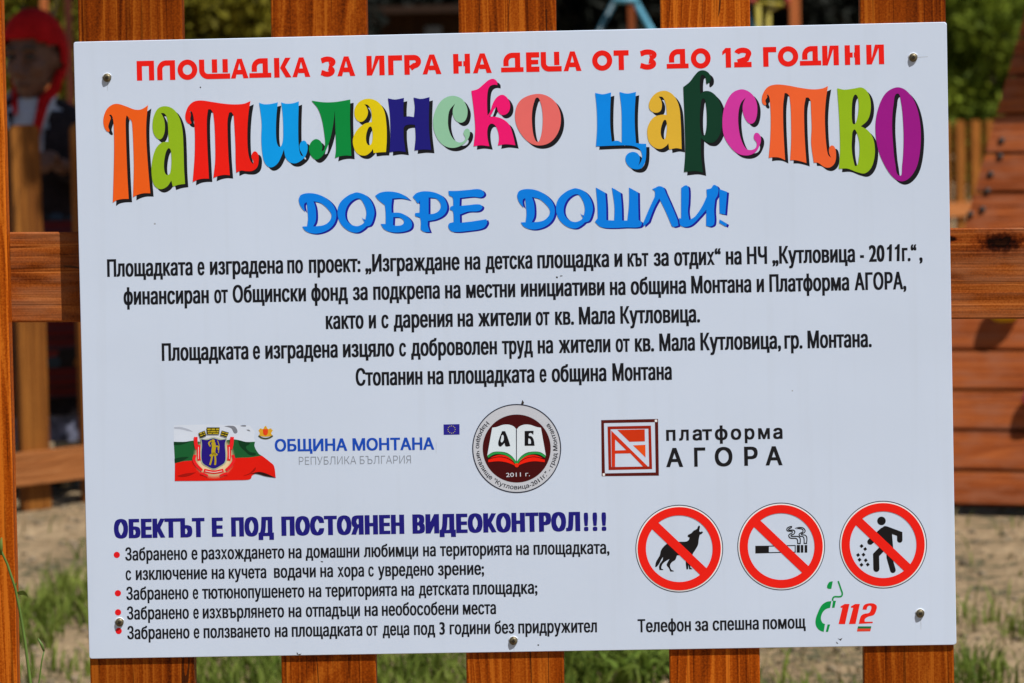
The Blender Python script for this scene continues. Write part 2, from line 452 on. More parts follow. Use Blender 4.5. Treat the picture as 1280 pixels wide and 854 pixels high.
# ------------------------------------------------------------------ the information board
BASE = ASP/2
sm = FM.to_4x4(); sm.translation = SC + FM @ Vector((0, 0, -BASE))
sign = empty('info_sign', mat=sm)
tag(sign, 'white enamelled playground notice board screwed across the front fence, printed with coloured lettering', 'notice board')
THK = .003
pb = MB(); 
bmx = bmesh.new()
hw, hh, cr = .5, ASP/2, .003
ring = []
for cx, cz, a0 in ((hw-cr, hh-cr, 0), (-hw+cr, hh-cr, 90), (-hw+cr, -hh+cr, 180), (hw-cr, -hh+cr, 270)):
    for k in range(5):
        t = R(a0+k*22.5); ring.append((cx+cr*math.cos(t), cz+cr*math.sin(t)+BASE))
nr = len(ring)
vs = [(x, .0009, z) for x, z in ring] + [(x*.9988, 0, (z-BASE)*.9984+BASE) for x, z in ring] + [(x, THK, z) for x, z in ring]
fs = [tuple(range(nr, 2*nr))[::-1]] + [(i, (i+1) % nr, nr+(i+1) % nr, nr+i)[::-1] for i in range(nr)] + [(2*nr+i, 2*nr+(i+1) % nr, (i+1) % nr, i)[::-1] for i in range(nr)] + [tuple(range(2*nr, 3*nr))]
bmx.free()
MB().add(vs, fs).build('panel', panel_mat(), sign)

# --- coloured title
RA, RB, RC, RD = (120, 80, 4.2667), (400, 80, 4), (720, 70, 4.9231), (940, 70, 5.025)
BLK = ink((22, 22, 26))
title = [
 (RA, (216, 86, 22), ["278,220* 255,236 235,244 205,243 160,226 115,213 82,220 54,248 40,292 43,332 58,358 72,360 66,335 74,305 79,288 70,272* 82,272 91,295 95,340 97,450 94,600 90,740* 108,728 140,721 175,720* 168,600 162,450 159,350 159,300 163,275* 172,283 180,302 178,288* 190,305 194,330 198,400 202,550 198,710* 225,697 255,690 290,690* 279,560 270,430 268,340 272,270"]),
 (RA, (131, 166, 26), ["475,640* 470,560 467,450 461,350 444,285 415,243 375,226 335,235 311,272 302,320 306,365 322,393 344,402 362,378 368,340 364,300 356,278 346,262* 364,264 378,285 384,330 386,380 388,416* 350,420 318,455 299,525 297,590 310,645 342,668 378,655 402,622* 410,655* 440,645", "386,450 372,475 363,530 366,575 378,592 394,585 402,540 402,490 397,456"]),
 (RA, (216, 26, 16), ["824,198* 790,212 740,216 680,212 620,203 560,195 520,202 492,228 478,265 478,295 490,315 508,318 503,295 506,270 500,250* 513,258 521,290 526,340 528,400 526,500 516,630* 545,617 575,612 603,612* 597,500 592,380 592,290 598,243* 612,243 626,264* 632,320 636,420 636,520 626,608* 655,597 685,592 714,594* 706,480 702,370 702,300 710,260* 722,258 735,276* 739,340 744,440 745,520 748,580* 775,569 800,572 835,570 860,550 868,510 864,480 848,466 833,478 830,500 840,518 838,536* 824,518 813,480 808,420 808,340 814,260"]),
 (RA, (0, 142, 226), ["870,207* 895,215 930,214 970,205* 963,270 960,350 963,410 974,440 986,440 997,410 999,350 996,270 988,205* 1012,212 1050,210 1082,200* 1079,300 1079,380 1081,430 1085,462 1093,486 1103,491 1097,476* 1086,452 1088,426 1105,409 1122,418 1129,450 1118,490 1095,515 1065,530 1035,525 1012,500 1002,455* 990,490 965,535 930,552 902,530 888,480 882,400 884,320 878,260"]),
 (RB, (0, 124, 56), ["-42,184* 20,192 80,190 152,178* 150,260 152,350 157,460* 130,458 100,462 75,471* 80,430 78,350 76,290 74,232* 68,290 55,360 35,420 10,462 -18,478 -42,462 -55,426 -46,394 -22,376 2,386 12,412 8,436* 20,430 26,395 22,350 10,280 -10,224"]),
 (RB, (204, 184, 12), ["330,441* 334,380 332,300 320,232 290,190 246,174 205,184 178,214 172,250 184,280 206,290 228,275 240,245 234,218 222,202* 240,206 256,235 260,290* 222,300 186,330 165,375 170,420 190,450 226,458 254,440 264,424* 268,446* 300,442", "252,313 236,335 230,375 238,403 252,405 262,382 262,335"]),
 (RB, (27, 24, 112), ["340,172* 375,178 420,170* 417,220 418,266* 440,262 470,266* 474,215 468,168* 505,175 548,166* 545,250 546,340 556,430* 515,428 472,433* 478,370 475,305* 452,303 428,308 418,320* 419,370 428,440* 390,436 348,442* 352,360 350,260"]),
 (RB, (131, 180, 152), ["738,240 730,205 705,172 655,160 606,185 573,245 566,310 585,370 620,408 665,420 710,406 740,376 750,345 742,325 726,328 718,348 727,370 716,388 692,392 664,372 645,330 640,285 648,232 676,198* 665,225 665,255 680,283 706,294 728,280"]),
 (RB, (236, 20, 104), ["757,135* 790,125 820,100 845,80 868,75 885,88 887,106* 868,104 850,112 840,132 836,170 836,220 838,258* 850,240 868,190 890,162 916,155 940,175 951,208 942,242 915,256 893,243 884,214* 872,225 860,248 846,264* 875,264 912,275 945,302 962,345 977,407* 950,403 925,402 890,408* 895,370 888,330 872,304 852,300 838,325 838,370 847,412* 805,407 768,412* 776,330 770,240"]),
 (RB, (210, 98, 96), ["1085,150 1140,162 1183,200 1204,262 1196,330 1160,385 1110,407 1055,398 1005,350 977,285 982,215 1015,172", "1086,168 1070,195 1060,250 1062,320 1072,370 1088,390 1102,370 1112,320 1113,250 1103,195"]),
 (RC, (0, 124, 216), ["118,228* 165,236 216,225* 211,320 211,430 220,528* 245,522 265,525 282,535* 282,450 280,330 268,222* 315,232 369,222* 362,330 362,430 369,536* 400,540 432,541* 432,600 426,650 406,688 372,698 332,685 306,648 310,612 340,592 374,597 392,622 390,655 382,676* 400,650 407,615 396,580 370,560 325,551 230,552 123,557* 130,450 128,330"]),
 (RC, (203, 163, 50), ["650,573* 648,500 644,400 634,310 604,247 556,216 500,225 460,265 448,305 458,335 490,350 520,338 529,300 522,270 508,250* 534,255 553,300 559,364* 528,362 480,377 448,420 438,470 450,530 485,565 522,572 554,555 568,538* 574,577* 615,568", "548,393 530,420 521,470 530,507 545,513 556,480 559,420"]),
 (RC, (12, 52, 36), ["660,192* 700,160 730,120 760,92 795,91 824,115 828,150 815,168 803,172 800,148 790,122 772,118 764,145 762,190 766,233* 790,217 830,221 870,257 895,320 901,400 886,480 850,530 810,533 784,518 769,506* 769,600 778,690 781,718* 735,709 664,715* 672,600 668,400", "783,262 768,300 762,400 769,470 784,492 799,465 805,400 799,300"]),
 (RC, (190, 50, 148), ["1116,320 1101,260 1064,220 1015,206 958,232 915,310 901,400 910,490 950,560 1000,603 1060,612 1106,590 1134,540 1137,500 1120,475 1100,478 1095,508 1112,535 1106,565 1080,579 1046,570 1015,510 1000,430 1000,350 1015,290 1044,256* 1027,300 1028,350 1050,400 1078,418 1105,395"]),
 (RD, (217, 90, 44), ["477,190* 440,205 380,210 300,200 220,185 150,180 100,195 70,235 62,275 70,303 88,308 84,280 96,258 92,238* 106,252 114,300 118,400 115,520 105,640* 140,636 175,640 208,655* 201,540 196,420 196,310 205,233* 220,236 236,254* 243,320 246,430 246,540 240,655* 270,655 305,662 342,673* 333,550 328,430 328,320 338,262* 355,263 369,284* 372,360 375,450 372,550 388,670* 415,672 455,698 490,700 520,672 528,620 520,575 502,562 486,576 484,608 497,640* 478,620 467,560 460,470 458,370 465,270"]),
 (RD, (134, 168, 24), ["535,203* 580,212 640,205 690,199 725,226 744,280 744,350 725,405 684,442* 725,466 755,505 770,560 770,630 750,700 710,737 660,730 600,708 545,709* 553,600 548,400", "652,243 634,265 627,330 629,410 640,430 655,412 668,350 668,280", "640,463 628,520 627,590 638,660 654,692 671,640 675,560 661,490"]),
 (RD, (140, 20, 124), ["905,198 965,215 1020,285 1053,400 1060,540 1040,680 1000,755 945,788 890,765 835,690 790,580 775,450 790,340 835,240", "912,236 890,300 880,420 885,540 900,680 927,753 943,690 952,560 950,430 936,290"]),
]
for reg, c, conts in title:
    cs = [shape(s, reg) for s in conts]
    L = print_on('title_letter', [cs], ink(c), 3, sign)
    print_on('letter_shadow', [[[(x+4.1, y+4.1) for x, y in q] for q in cs]], BLK, 1, L)

# --- brush lettering
RE, RF = (360, 220, 4.2667), (630, 220, 4.2667)
RF2 = (630+14/4.2667-.2, 220-22/4.2667, 4.2667)
dsh = ["58,122 72,100 120,92 175,104 222,134 250,172 258,215 244,258 210,290 160,307 120,305 92,292 76,270* 102,269* 107,225 103,175 100,140* 88,148 86,162 92,192* 74,172 62,150", "136,135* 176,146 212,176 232,208 222,240 192,262 134,270* 148,240 150,200 146,165"]
osh = ["370,88 415,104 446,140 461,190 455,230 440,262 418,270* 402,285 370,302 330,296 290,266 268,225 265,180 280,140 320,105 350,92", "378,120 335,138 309,180 308,225 330,255 366,268 396,258 408,246* 394,222* 412,238* 418,195 405,150"]
brush = [(RE, dsh), (RE, osh),
 (RE, ["465,106* 490,90 530,83 580,88 620,104 649,129* 600,119 556,121* 552,160 553,196* 600,198 640,220 661,250 655,280 620,297 560,301 515,286 494,256* 521,256* 521,200 517,156* 496,140 478,124", "562,220* 595,222 618,240 610,260 578,266 560,262*"]),
 (RE, ["665,112* 685,92 725,82 780,88 825,110 846,145 848,180 830,210 790,232 746,241* 746,265 757,299* 725,298 708,286* 705,225 680,214 678,198* 702,196* 704,130* 694,146 680,130", "750,115* 790,121 814,150 809,180 785,199 750,205*"]),
 (RE, ["856,80* 900,80 960,75 1025,72 1047,95 1030,114 985,111 917,118* 915,160* 960,156 1020,152 1037,166 1018,187 960,191 917,206* 918,250* 980,243 1058,231* 1062,252 1040,279 960,294 880,298 858,280 858,256 884,246* 880,190 864,180* 866,166 882,158* 878,115 860,104"]),
 (RF2, dsh), (RF2, osh),
 (RF, ["490,62* 540,90* 545,160 546,236* 588,238* 589,160 575,62* 622,90* 628,160 630,238* 658,238* 667,150 667,62* 715,88* 716,160 718,235* 735,250 724,272 650,275 570,278 515,272 485,245* 500,224* 497,140"]),
 (RF, ["790,70* 806,64 825,55 850,62 864,92* 890,150 925,235 930,266* 900,271 888,250* 860,185 828,120* 800,172 772,245* 744,270* 742,252* 770,185 805,108* 804,82"]),
 (RF, ["945,64* 970,50 984,62 985,140 981,190 988,236* 1020,215 1058,160 1082,108* 1080,72* 1104,66 1120,48 1142,64 1140,100 1126,126* 1121,180 1121,255 1100,270 1078,266* 1079,180* 1042,222 1000,262 965,272 940,262 934,224* 945,228* 945,150"]),
 (RF, ["1148,70* 1190,85* 1180,206* 1150,200*"]), (RF, ["1150,232* 1190,256* 1184,271* 1148,250*"]),
]
NAV = ink((24, 24, 140))
for reg, conts in brush:
    cs = [shape(s, reg) for s in conts]
    L = print_on('brush_letter', [cs], ink((0, 116, 214)), 3, sign)
    print_on('letter_shadow', [[[(x+2.5, y+1.3) for x, y in q] for q in cs]], NAV, 1, L)

# --- red heading: broad stencil-like capitals drawn stroke by stroke
T = 6.6
def heading_letter(ch, x0, x1, yt, yb, s):
    w_, h = x1-x0, yb-yt; t = T; e = t/2
    Lf, Rg, Tp, Bt = e, w_-e, e, h-e
    st = lambda pts, wd=t, cl=False: strip(pts, wd, cl)
    arc = lambda cx, cy, rx, ry, a, b, n=14: [(cx+rx*math.cos(R(a+(b-a)*k/n)), cy+ry*math.sin(R(a+(b-a)*k/n))) for k in range(n+1)]
    o = []
    if ch == 'П': o = [st([(Lf, h), (Lf, Tp), (Rg, Tp), (Rg, h)])]
    elif ch == 'Л': o = [st([(Lf, h)]+arc(Lf+8, Tp+8, 8, 8, 180, 270)+[(Rg, Tp), (Rg, h)])]
    elif ch == 'О': o = [[[(w_/2+w_/2*math.cos(a*.0873), h/2+(h/2+.4)*math.sin(a*.0873)) for a in range(72)], [(w_/2+(w_/2-t)*math.cos(a*.0873), h/2+(h/2-t+.6)*math.sin(a*.0873)) for a in range(72)]]]
    elif ch == 'Щ': o = [st([(Lf, 0)]+arc(Lf+8, h-8-e, 8, 8, 180, 90)+[(w_, Bt)]), st([(w_*.5, 0), (w_*.5, h-t-1.3)]), st([(w_-6, 0), (w_-6, h-t-1.3)])]
    elif ch == 'Ц': o = [st([(Lf, 0)]+arc(Lf+7, h-7-e, 7, 7, 180, 90)+[(w_, Bt)]), st([(w_-6, 0), (w_-6, h-t-1.3)])]
    elif ch == 'А': o = [[[(0, h), (w_*.38, 0), (w_*.64, 0), (w_, h), (w_-6.4, h), (w_*.5, 5.5), (6, h)]], [[(w_*.36, h*.56), (w_*.64, h*.56), (w_*.72, h*.80), (w_*.34, h*.80)]]]
    elif ch == 'Д': o = [st([(Lf+3, h-t-1.3)]+arc(Lf+3+8, Tp+8, 8, 8, 180, 270)+[(w_-4-e, Tp), (w_-4-e, h-t+.3)]), st([(0, Bt), (w_, Bt)], t*.9)]
    elif ch == 'К': o = [st([(Lf, 0), (Lf, h)]), [[(t+.8, h*.5), (w_-7.5, 0), (w_-.5, 0), (t+7.2, h*.47), (w_, h), (w_-7, h)]]]
    elif ch == 'З' or ch == '3': o = [st([(1.0, Tp+1.6)]+arc(w_*.48, h*.27, w_*.40, h*.27-e+.4, 215, 430, 18)), st(arc(w_*.46, h*.72, w_*.54-e, h*.28-e+.4, -75, 140, 18)+[(.6, h-5.0)])]
    elif ch == 'И': o = [st([(Lf, 0), (Lf, h)]), st([(Rg, 0), (Rg, h)]), [[(t, h), (t, h-7.5), (w_-t-4.5, 0), (w_-t, 0), (w_-t, 4), ]]]
    elif ch == 'Г': o = [st([(Lf, h), (Lf, Tp), (w_, Tp)])]
    elif ch == 'Р': o = [st([(Lf, h), (Lf, Tp), (w_*.58, Tp)]+arc(w_*.58, h*.34, w_*.42-e, h*.34-e, -80, 90)+[(t+1, h*.68)])]
    elif ch == 'Н': o = [st([(Lf, 0), (Lf, h)]), st([(Rg, 0), (Rg, h)]), st([(t, h*.5), (w_*.52, h*.5)], t*.95), st([(w_*.60, h*.5), (w_-t, h*.5)], t*.95)]
    elif ch == 'Е': o = [st([(w_, Tp), (Lf, Tp), (Lf, Bt), (w_, Bt)]), st([(t, h*.5), (w_*.92, h*.5)], t*.85)]
    elif ch == 'Т': o = [st([(0, Tp), (w_, Tp)]), st([(w_/2, t), (w_/2, h)])]
    elif ch == '1': o = [st([(w_-e-.5, h), (w_-e-.5, 0)]), [[(0, 4.5), (w_-t-.5, 0), (w_-t-.5, 6), (0, 9)]]]
    elif ch == '2': o = [st(arc(w_*.5, h*.31, w_*.5-e, h*.31-e, 190, 385, 16)+[(w_*.72, h*.58), (e+1.2, h-t-.2)]), st([(0, Bt), (w_, Bt)])]
    y0 = yt
    return [[[(x0+x-.0229*(-1)*(y-h), yt+y+s*x) for x, y in c] for c in sol] for sol in o]
H1 = [('П',30,88),('Л',98,158),('О',166,232),('Щ',238,341),('А',343,402),('Д',405,478),('К',488,545),('А',548,608),('З',643,690),('А',698,758),('И',796,856),('Г',868,915),('Р',922,978),('А',982,1045),('Н',1085,1141),('А',1150,1213),('Д',1244,1319)]
H2 = [('Е',48,92),('Ц',97,166),('А',172,232),('О',268,335),('Т',340,390),('3',427,481),('Д',516,589),('О',597,663),('1',702,732),('2',741,799),('Г',838,882),('О',887,955),('Д',960,1031),('И',1035,1090),('Н',1110,1161),('И',1182,1241)]
sol = []
for lst, ox in ((H1, 160), (H2, 640)):
    for ch, a, b in lst:
        a, b = ox+a/2.6667, ox+b/2.6667
        sl_ = -.0222; yt = 76.4+(a-171)*sl_; 
        sol += heading_letter(ch, a, b, yt, yt+24.6, sl_)
print_on('heading_line', sol, ink((214, 26, 18)), 1, sign)

# --- body text
DK = ink((20, 22, 28))
gx = .050
body = [
 (134, 345.9, 1153.3, 325.7, 'Площадката 134.1 240.9|е 247.1 255.8|изградена 262.6 354|по 359.3 379|проект: 386.3 450.8|„Изграждане 456.7 574.7|на 581.2 600.6|детска 607.1 665.6|площадка 671.8 761.5|и 768.2 778.1|кът 784.6 810.7|за 817.3 836.1|отдих“ 842.8 901.2|на 907.5 927.2|НЧ 933.9 959|„Кутловица 965.4 1068.9|- 1075.2 1080.1|20 1086.2 1105.9|г.“ 1127.6 1145.8|, 1149.2 1153.3'),
 (154.8, 380.9, 1132.5, 361.2, 'финансиран 154.6 261.2|от 267.9 285.1|Общински 291 382.7|фонд 389.2 435|за 441.2 459.8|подкрепа 466.7 550|на 556.5 575.9|местни 582.9 644.2|инициативи 651.3 755.9|на 762.6 782|община 788.5 857.8|Монтана 864.2 939.3|и 946 955.2|Платформа 961.9 1061.6|АГОРА, 1068.3 1133'),
 (408.3, 411.2, 874.6, 402.6, 'както 407.4 454.7|и 461.2 470.2|с 476.9 485.9|дарения 492.3 566|на 572.2 591.6|жители 597.8 663.9|от 669.8 687.2|кв. 694 717.6|Мала 723.8 768.8|Кутловица. 775.6 875.2'),
 (203, 450.9, 1089, 433.5, 'Площадката 202.4 310.7|е 316.3 325.3|изградена 331.8 422.3|изцяло 428.8 492.9|с 499.1 507.8|доброволен 514 621.4|труд 627.6 666.2|на 672.3 691.5|жители 698.5 763.2|от 769.7 787.4|кв. 793.8 817.7|Мала 824.3 868.8|Кутловица, 875.7 976.4|гр. 980.7 1003.2|Монтана. 1009.6 1089.7'),
 (444.8, 482, 839.9, 474.4, 'Стопанин 444.8 528.3|на 534.8 554.5|площадката 561.2 668.1|е 674.6 683.3|община 689.8 758.1|Монтана 765.7 839.9')]
def wline(x0, y0, x1, y1, spec, em, g, gy_, track):
    s = (y1-y0)/(x1-x0)
    return words([(t.rsplit(' ', 2)[0], float(t.rsplit(' ', 2)[1]), float(t.rsplit(' ', 2)[2])) for t in spec.split('|')], y0-s*x0, s, em, g, gy_, track)
def one(xl, xr, yb, h):
    s, t = 3.5, -.019
    P = [(xr-s, yb), (xr, yb), (xr, yb-h), (xr-2.6, yb-h), (xr-4.2, yb-h+3.0), (xl, yb-h+4.2), (xl, yb-h+7.0), (xr-s, yb-h+6.2)]
    return [[(x-t*(y-yb)*-1, y) for x, y in P]]
for i, l in enumerate(body):
    ones = [one(1108.4, 1114.6, 326.6, 21.2), one(1118.2, 1124.4, 326.4, 21.2)] if i == 0 else []
    print_on('text_line', wline(*l, 29.3, .047, .012, 1.05)+ones, DK, 1, sign)
print_on('warning_line', words([('ОБЕКТЪТ', 142.6, 256), ('Е', 265, 279), ('ПОД', 289.2, 342.5), ('ПОСТОЯНЕН', 352, 505.5), ('ВИДЕОКОНТРОЛ', 515.8, 725.5), ('!', 730, 735.6), ('!', 741, 746.8), ('!', 752.2, 758)], 674.6, -.0160, 30.6, .094, .03, 1.16), ink((26, 24, 112)), 1, sign)
rules = [
 (156.7, 700.6, 761.4, 692.0, 'Забранено 156.7 234.2|е 239.5 247.0|разхождането 252.0 355.6|на 360.9 377.1|домашни 382.2 449.4|любимци 454.9 522.9|на 529.0 544.9|територията 550.2 639.8|на 645.3 661.3|площадката, 667.1 761.9'),
 (157.2, 725.2, 605.2, 718.2, 'с 157.2 164.1|изключение 169.9 259.2|на 264.8 280.7|кучета 286.0 333.0|водачи 342.6 394.9|на 400.5 416.4|хора 422.0 455.2|с 460.5 467.4|увредено 472.7 542.3|зрение; 547.6 605.2'),
 (158, 749.8, 671.6, 742.0, 'Забранено 158.0 235.8|е 241.1 248.0|тютюнопушенето 252.8 380.6|на 386.2 401.8|територията 406.9 496.3|на 501.9 517.8|детската 523.7 586.1|площадка; 591.4 671.9'),
 (158.8, 774.4, 619.8, 767.4, 'Забранено 158.8 236.3|е 241.7 248.6|изхвърлянето 253.6 355.3|на 360.9 376.9|отпадъци 382.4 450.1|на 455.9 472.4|необособени 477.5 573.1|места 578.7 620.1'),
 (159.8, 798.9, 746.2, 790.2, 'Забранено 159.3 237.1|е 242.2 249.4|ползването 254.7 337.8|на 343.7 359.6|площадката 364.9 453.1|от 458.1 472.4|деца 478.5 511.7|под 517.6 544.1|3 549.4 556.3|години 562.2 612.7|без 618.5 642.9|придружител 648.0 746.3'),
 (797, 790.4, 1007, 785.2, 'Телефон 797.2 863.8|за 868.9 885.3|спешна 890.9 948.6|помощ 953.8 1007.2')]
for l in rules: print_on('text_line', wline(*l, 22.0, .036, .010, 1.04), DK, 1, sign)
for x, y in ((146, 693.7), (147.4, 741.6), (147.6, 765.5), (148.4, 788.8)):
    print_on('bullet', [[circ(x, y, 3.9, 24)]], ink((205, 22, 28)), 1, sign)

# --- municipality mark
def print_folds(sols, mat, layer, par):
    for s in sols: print_on('flag_fold', [s], mat, layer, par)
RG = (200, 515, 8)
emb = print_on('flag_emblem', [[shape("138,298* 240,300 330,288 420,300 600,290 740,275 800,285 860,300 950,298* 946,345 985,415 1020,440* 900,455 780,460 600,480 400,490 250,490 150,516*", RG)]], ink((22, 84, 44)), 1, sign)
print_folds([[shape("138,300* 220,302 310,290* 260,312 200,328 139,330*", RG)], [shape("145,468* 220,452 290,450* 240,480 190,498 148,512*", RG)], [shape("780,285* 860,300 900,312 860,350 900,400 960,420 900,430 850,390 800,340", RG)]], ink((10, 52, 28)), 2, emb)
print_on('flag_stripe', [[shape("150,514* 250,492 400,488 600,478 780,460 900,455 1020,437* 1100,500 1140,540 1158,660* 1060,640 965,618 922,636 910,665 880,678 780,682 500,688 148,691*", RG)]], ink((204, 22, 10)), 2, emb)
print_folds([[shape("170,640* 260,615 360,605* 300,635 220,650", RG)], [shape("830,640* 900,610 960,560 900,620", RG)]], ink((150, 16, 8)), 3, emb)
print_on('flag_fold', [[shape("905,618* 990,600 1060,615 1155,658* 1060,644 970,620", RG)]], ink((38, 14, 12)), 3, emb)
print_folds([[shape("640,143* 700,138 750,148 775,200 745,215 712,165", RG)], [shape("800,140* 830,132 862,140 830,146", RG)], [shape("862,178* 890,178 905,195* 880,190", RG)]], ink((112, 116, 128)), 1, emb)
print_on('flag_white', [[shape("138,135* 300,128 640,128 900,135* 945,200 940,250 950,300* 860,302 600,300 330,298 138,300*", RG)]], ink((192, 201, 218)), .5, emb)
print_on('flag_fold', [[shape("140,152* 200,150 290,175 330,200* 270,188 200,172 145,168*", RG)]], ink((160, 168, 186)), 1, emb)
def halo_mat(c, cx, cy, rx, rz):
    m, N, L, b = newmat('printed_halo'); l = lin(c)
    b.inputs['Base Color'].default_value = tuple(min(.9, v*p/q) for v, p, q in zip(l, PANEL, PHOTO_PANEL))+(1,); b.inputs['Roughness'].default_value = .45
    a, z = uv(cx, cy); tc = N.new('ShaderNodeTexCoord')
    s1 = N.new('ShaderNodeVectorMath'); s1.operation = 'SUBTRACT'; L.new(tc.outputs['Object'], s1.inputs[0]); s1.inputs[1].default_value = (a, 0, z+BASE)
    s2 = N.new('ShaderNodeVectorMath'); s2.operation = 'MULTIPLY'; L.new(s1.outputs[0], s2.inputs[0]); s2.inputs[1].default_value = (1088/rx, 0, 1088/rz)
    s3 = N.new('ShaderNodeVectorMath'); s3.operation = 'LENGTH'; L.new(s2.outputs[0], s3.inputs[0])
    mr = N.new('ShaderNodeMapRange'); mr.interpolation_type = 'SMOOTHSTEP'; mr.inputs[1].default_value = .68; mr.inputs[2].default_value = 1.0; mr.inputs[3].default_value = 1; mr.inputs[4].default_value = 0
    L.new(s3.outputs['Value'], mr.inputs[0])
    tr = N.new('ShaderNodeBsdfTransparent'); ms = N.new('ShaderNodeMixShader'); L.new(mr.outputs[0], ms.inputs[0]); L.new(tr.outputs[0], ms.inputs[1]); L.new(b.outputs[0], ms.inputs[2])
    L.new(ms.outputs[0], N['Material Output'].inputs['Surface']); return m
print_on('crest_halo', [[circ(226+541/9.484, 520, 1)]] if False else [[circ(267.5, 571.5, 27.5, 48, 28.5)]], halo_mat((214, 190, 150), 267.5, 571.5, 27.5, 28.5), 4, emb)
rb = ink((214, 30, 34))
print_on('crest_ribbon', [line("358,250 360,315 372,372", RG, 4.6), line("388,330 386,420 392,486", RG, 4.4), line("352,430 340,480 366,530 420,585", RG, 3.6), line("690,330 694,420 688,486", RG, 4.4), line("722,250 718,315 706,372", RG, 4.6), line("728,430 740,480 714,530 660,585", RG, 3.6), line("440,585 540,602 636,585", RG, 4.4), line("405,612 440,622 480,640", RG, 3), line("676,612 640,622 600,640", RG, 3)], rb, 6, emb)
print_on('crest_lettering', [line("386,350 385,470", RG, .8), line("694,350 695,470", RG, .8), line("455,590 540,604 622,590", RG, .9)], ink((230, 190, 190)), 7.5, emb)
print_on('crest_shield', [[shape("402,262* 470,270 535,252 602,270 673,262* 660,320 668,430 660,505 600,548 540,577 478,552 417,512 404,430 412,320", RG)]], ink((160, 172, 150)), 6, emb)
print_on('crest_shield', [[shape("414,272* 470,280 535,264 600,280 662,272* 650,320 656,430 648,500 600,538 540,564 480,543 428,505 416,430 422,320", RG)]], ink((34, 20, 116)), 7.5, emb)
gd = ink((168, 148, 30))
print_on('crest_figure', [line("533,305 540,345 535,400 545,435", RG, 5), line("505,345 490,310 520,285", RG, 1.8), line("540,350 580,345 585,380", RG, 1.8), line("577,285 592,340 585,410", RG, .9), line("525,430 512,490 500,530", RG, 2.2), line("552,430 556,490 552,530", RG, 2.2), line("500,440 540,415 575,430", RG, 2.4), [circ(200+532/8, 515+290/8, 2.2, 16)]], gd, 9, emb)
for pts in ("466,155 598,155 592,224 472,224", "384,212 448,186 466,236 404,262", "618,186 690,206 668,254 602,234"):
    print_on('crest_crown', [[poly(pts, RG)]], ink((40, 36, 14)), 6, emb)
print_on('crest_crown', [[poly(p, RG)] for p in ("474,166 508,166 508,182 474,182", "516,166 552,166 552,182 516,182", "560,166 592,166 592,182 560,182", "478,190 498,190 498,204 478,204", "504,190 560,190 560,204 504,204", "566,190 588,190 588,204 566,204", "480,210 520,210 520,220 480,220", "528,210 586,210 586,220 528,220", "394,212 420,203 424,214 398,224", "428,200 446,194 450,204 432,212", "402,234 428,224 432,234 406,244", "436,221 454,215 456,224 438,231", "622,194 648,202 645,213 618,204", "656,204 684,211 680,221 652,214", "612,216 640,224 636,234 608,226", "648,226 674,234 668,244 644,236")], gd, 7.5, emb)
lion = print_on('lion_emblem', [[shape("985,185* 1005,165 1030,172 1055,140 1080,172 1105,165 1128,185* 1112,215 1120,235 1055,248 992,235 998,215", RG)]], ink((196, 150, 40)), 1, sign)
print_on('shield', [[shape("1030,172* 1080,172* 1076,218 1055,234 1034,218", RG)]], ink((206, 62, 24)), 2, lion)
print_on('base_ribbon', [line("985,238 1015,258 1055,266 1095,258 1128,238", RG, 1.9)], ink((62, 66, 42)), 2, lion)
BLU = ink((20, 68, 170))
print_on('municipality_name', words([('ОБЩИНА', 343.6, 434.2), ('МОНТАНА', 440.8, 543)], 564.9+343*.0105-.3, -.0118, 20.2, .034, .022), BLU, 1, sign)
print_on('country_name', words([('РЕПУБЛИКА', 373.7, 445.4), ('БЪЛГАРИЯ', 450, 513.8)], 586.2, -.0135, 13.8, -.008, -.006), ink((128, 136, 150)), 1, sign)
eu = print_on('star_flag', [[[(554.4, 530.7), (574.4, 530.2), (574.5, 543.3), (554.6, 543.7)]]], ink((36, 32, 130)), 1, sign)
stars = []
for k in range(12):
    cx, cy = 564.5+4.6*math.cos(k*math.pi/6), 537+4.6*math.sin(k*math.pi/6)
    stars.append([[(cx+(.75 if j % 2 else .36)*math.sin(j*math.pi/5), cy+(.75 if j % 2 else .36)*math.cos(j*math.pi/5)) for j in range(10)]])
print_on('star_ring', stars, ink((190, 180, 70)), 2, eu)

# --- round community-centre emblem
cx0, cy0 = 645.9, 560.7
rnd = print_on('round_emblem', [[circ(cx0, cy0, 55.6), circ(cx0, cy0, 54.3)]], ink((34, 38, 56)), 2, sign)
print_on('grey_ring', [[circ(cx0, cy0, 55.0), circ(cx0, cy0, 42)]], ink((178, 182, 193)), 1, rnd)
print_on('maroon_disc', [[circ(cx0, cy0, 42.5)]], ink((62, 8, 10)), 2, rnd)
RH = (600, 520, 9.484)
def mir(s):
    r = []
    for t in s.split():
        c = '*' if t.endswith('*') else ''; a, b = t.rstrip('*').split(','); r.append('%s,%s%s' % (867-float(a), b, c))
    return ' '.join(r)
pg = "430,158* 400,125 340,103 270,106 200,130 145,140* 86,470* 150,430 230,422 320,438 390,488 430,548*"
print_on('book_page', [[shape(pg, RH)]], ink((196, 208, 226)), 4, rnd); print_on('book_page', [[shape(mir(pg), RH)]], ink((198, 208, 226)), 4, rnd)
gb, rbk = "92,484 160,446 240,439 320,460 388,508 430,560", "98,520* 160,480 240,462 320,478 390,524 433,572* 436,608* 405,585 320,552 220,537 98,548*"
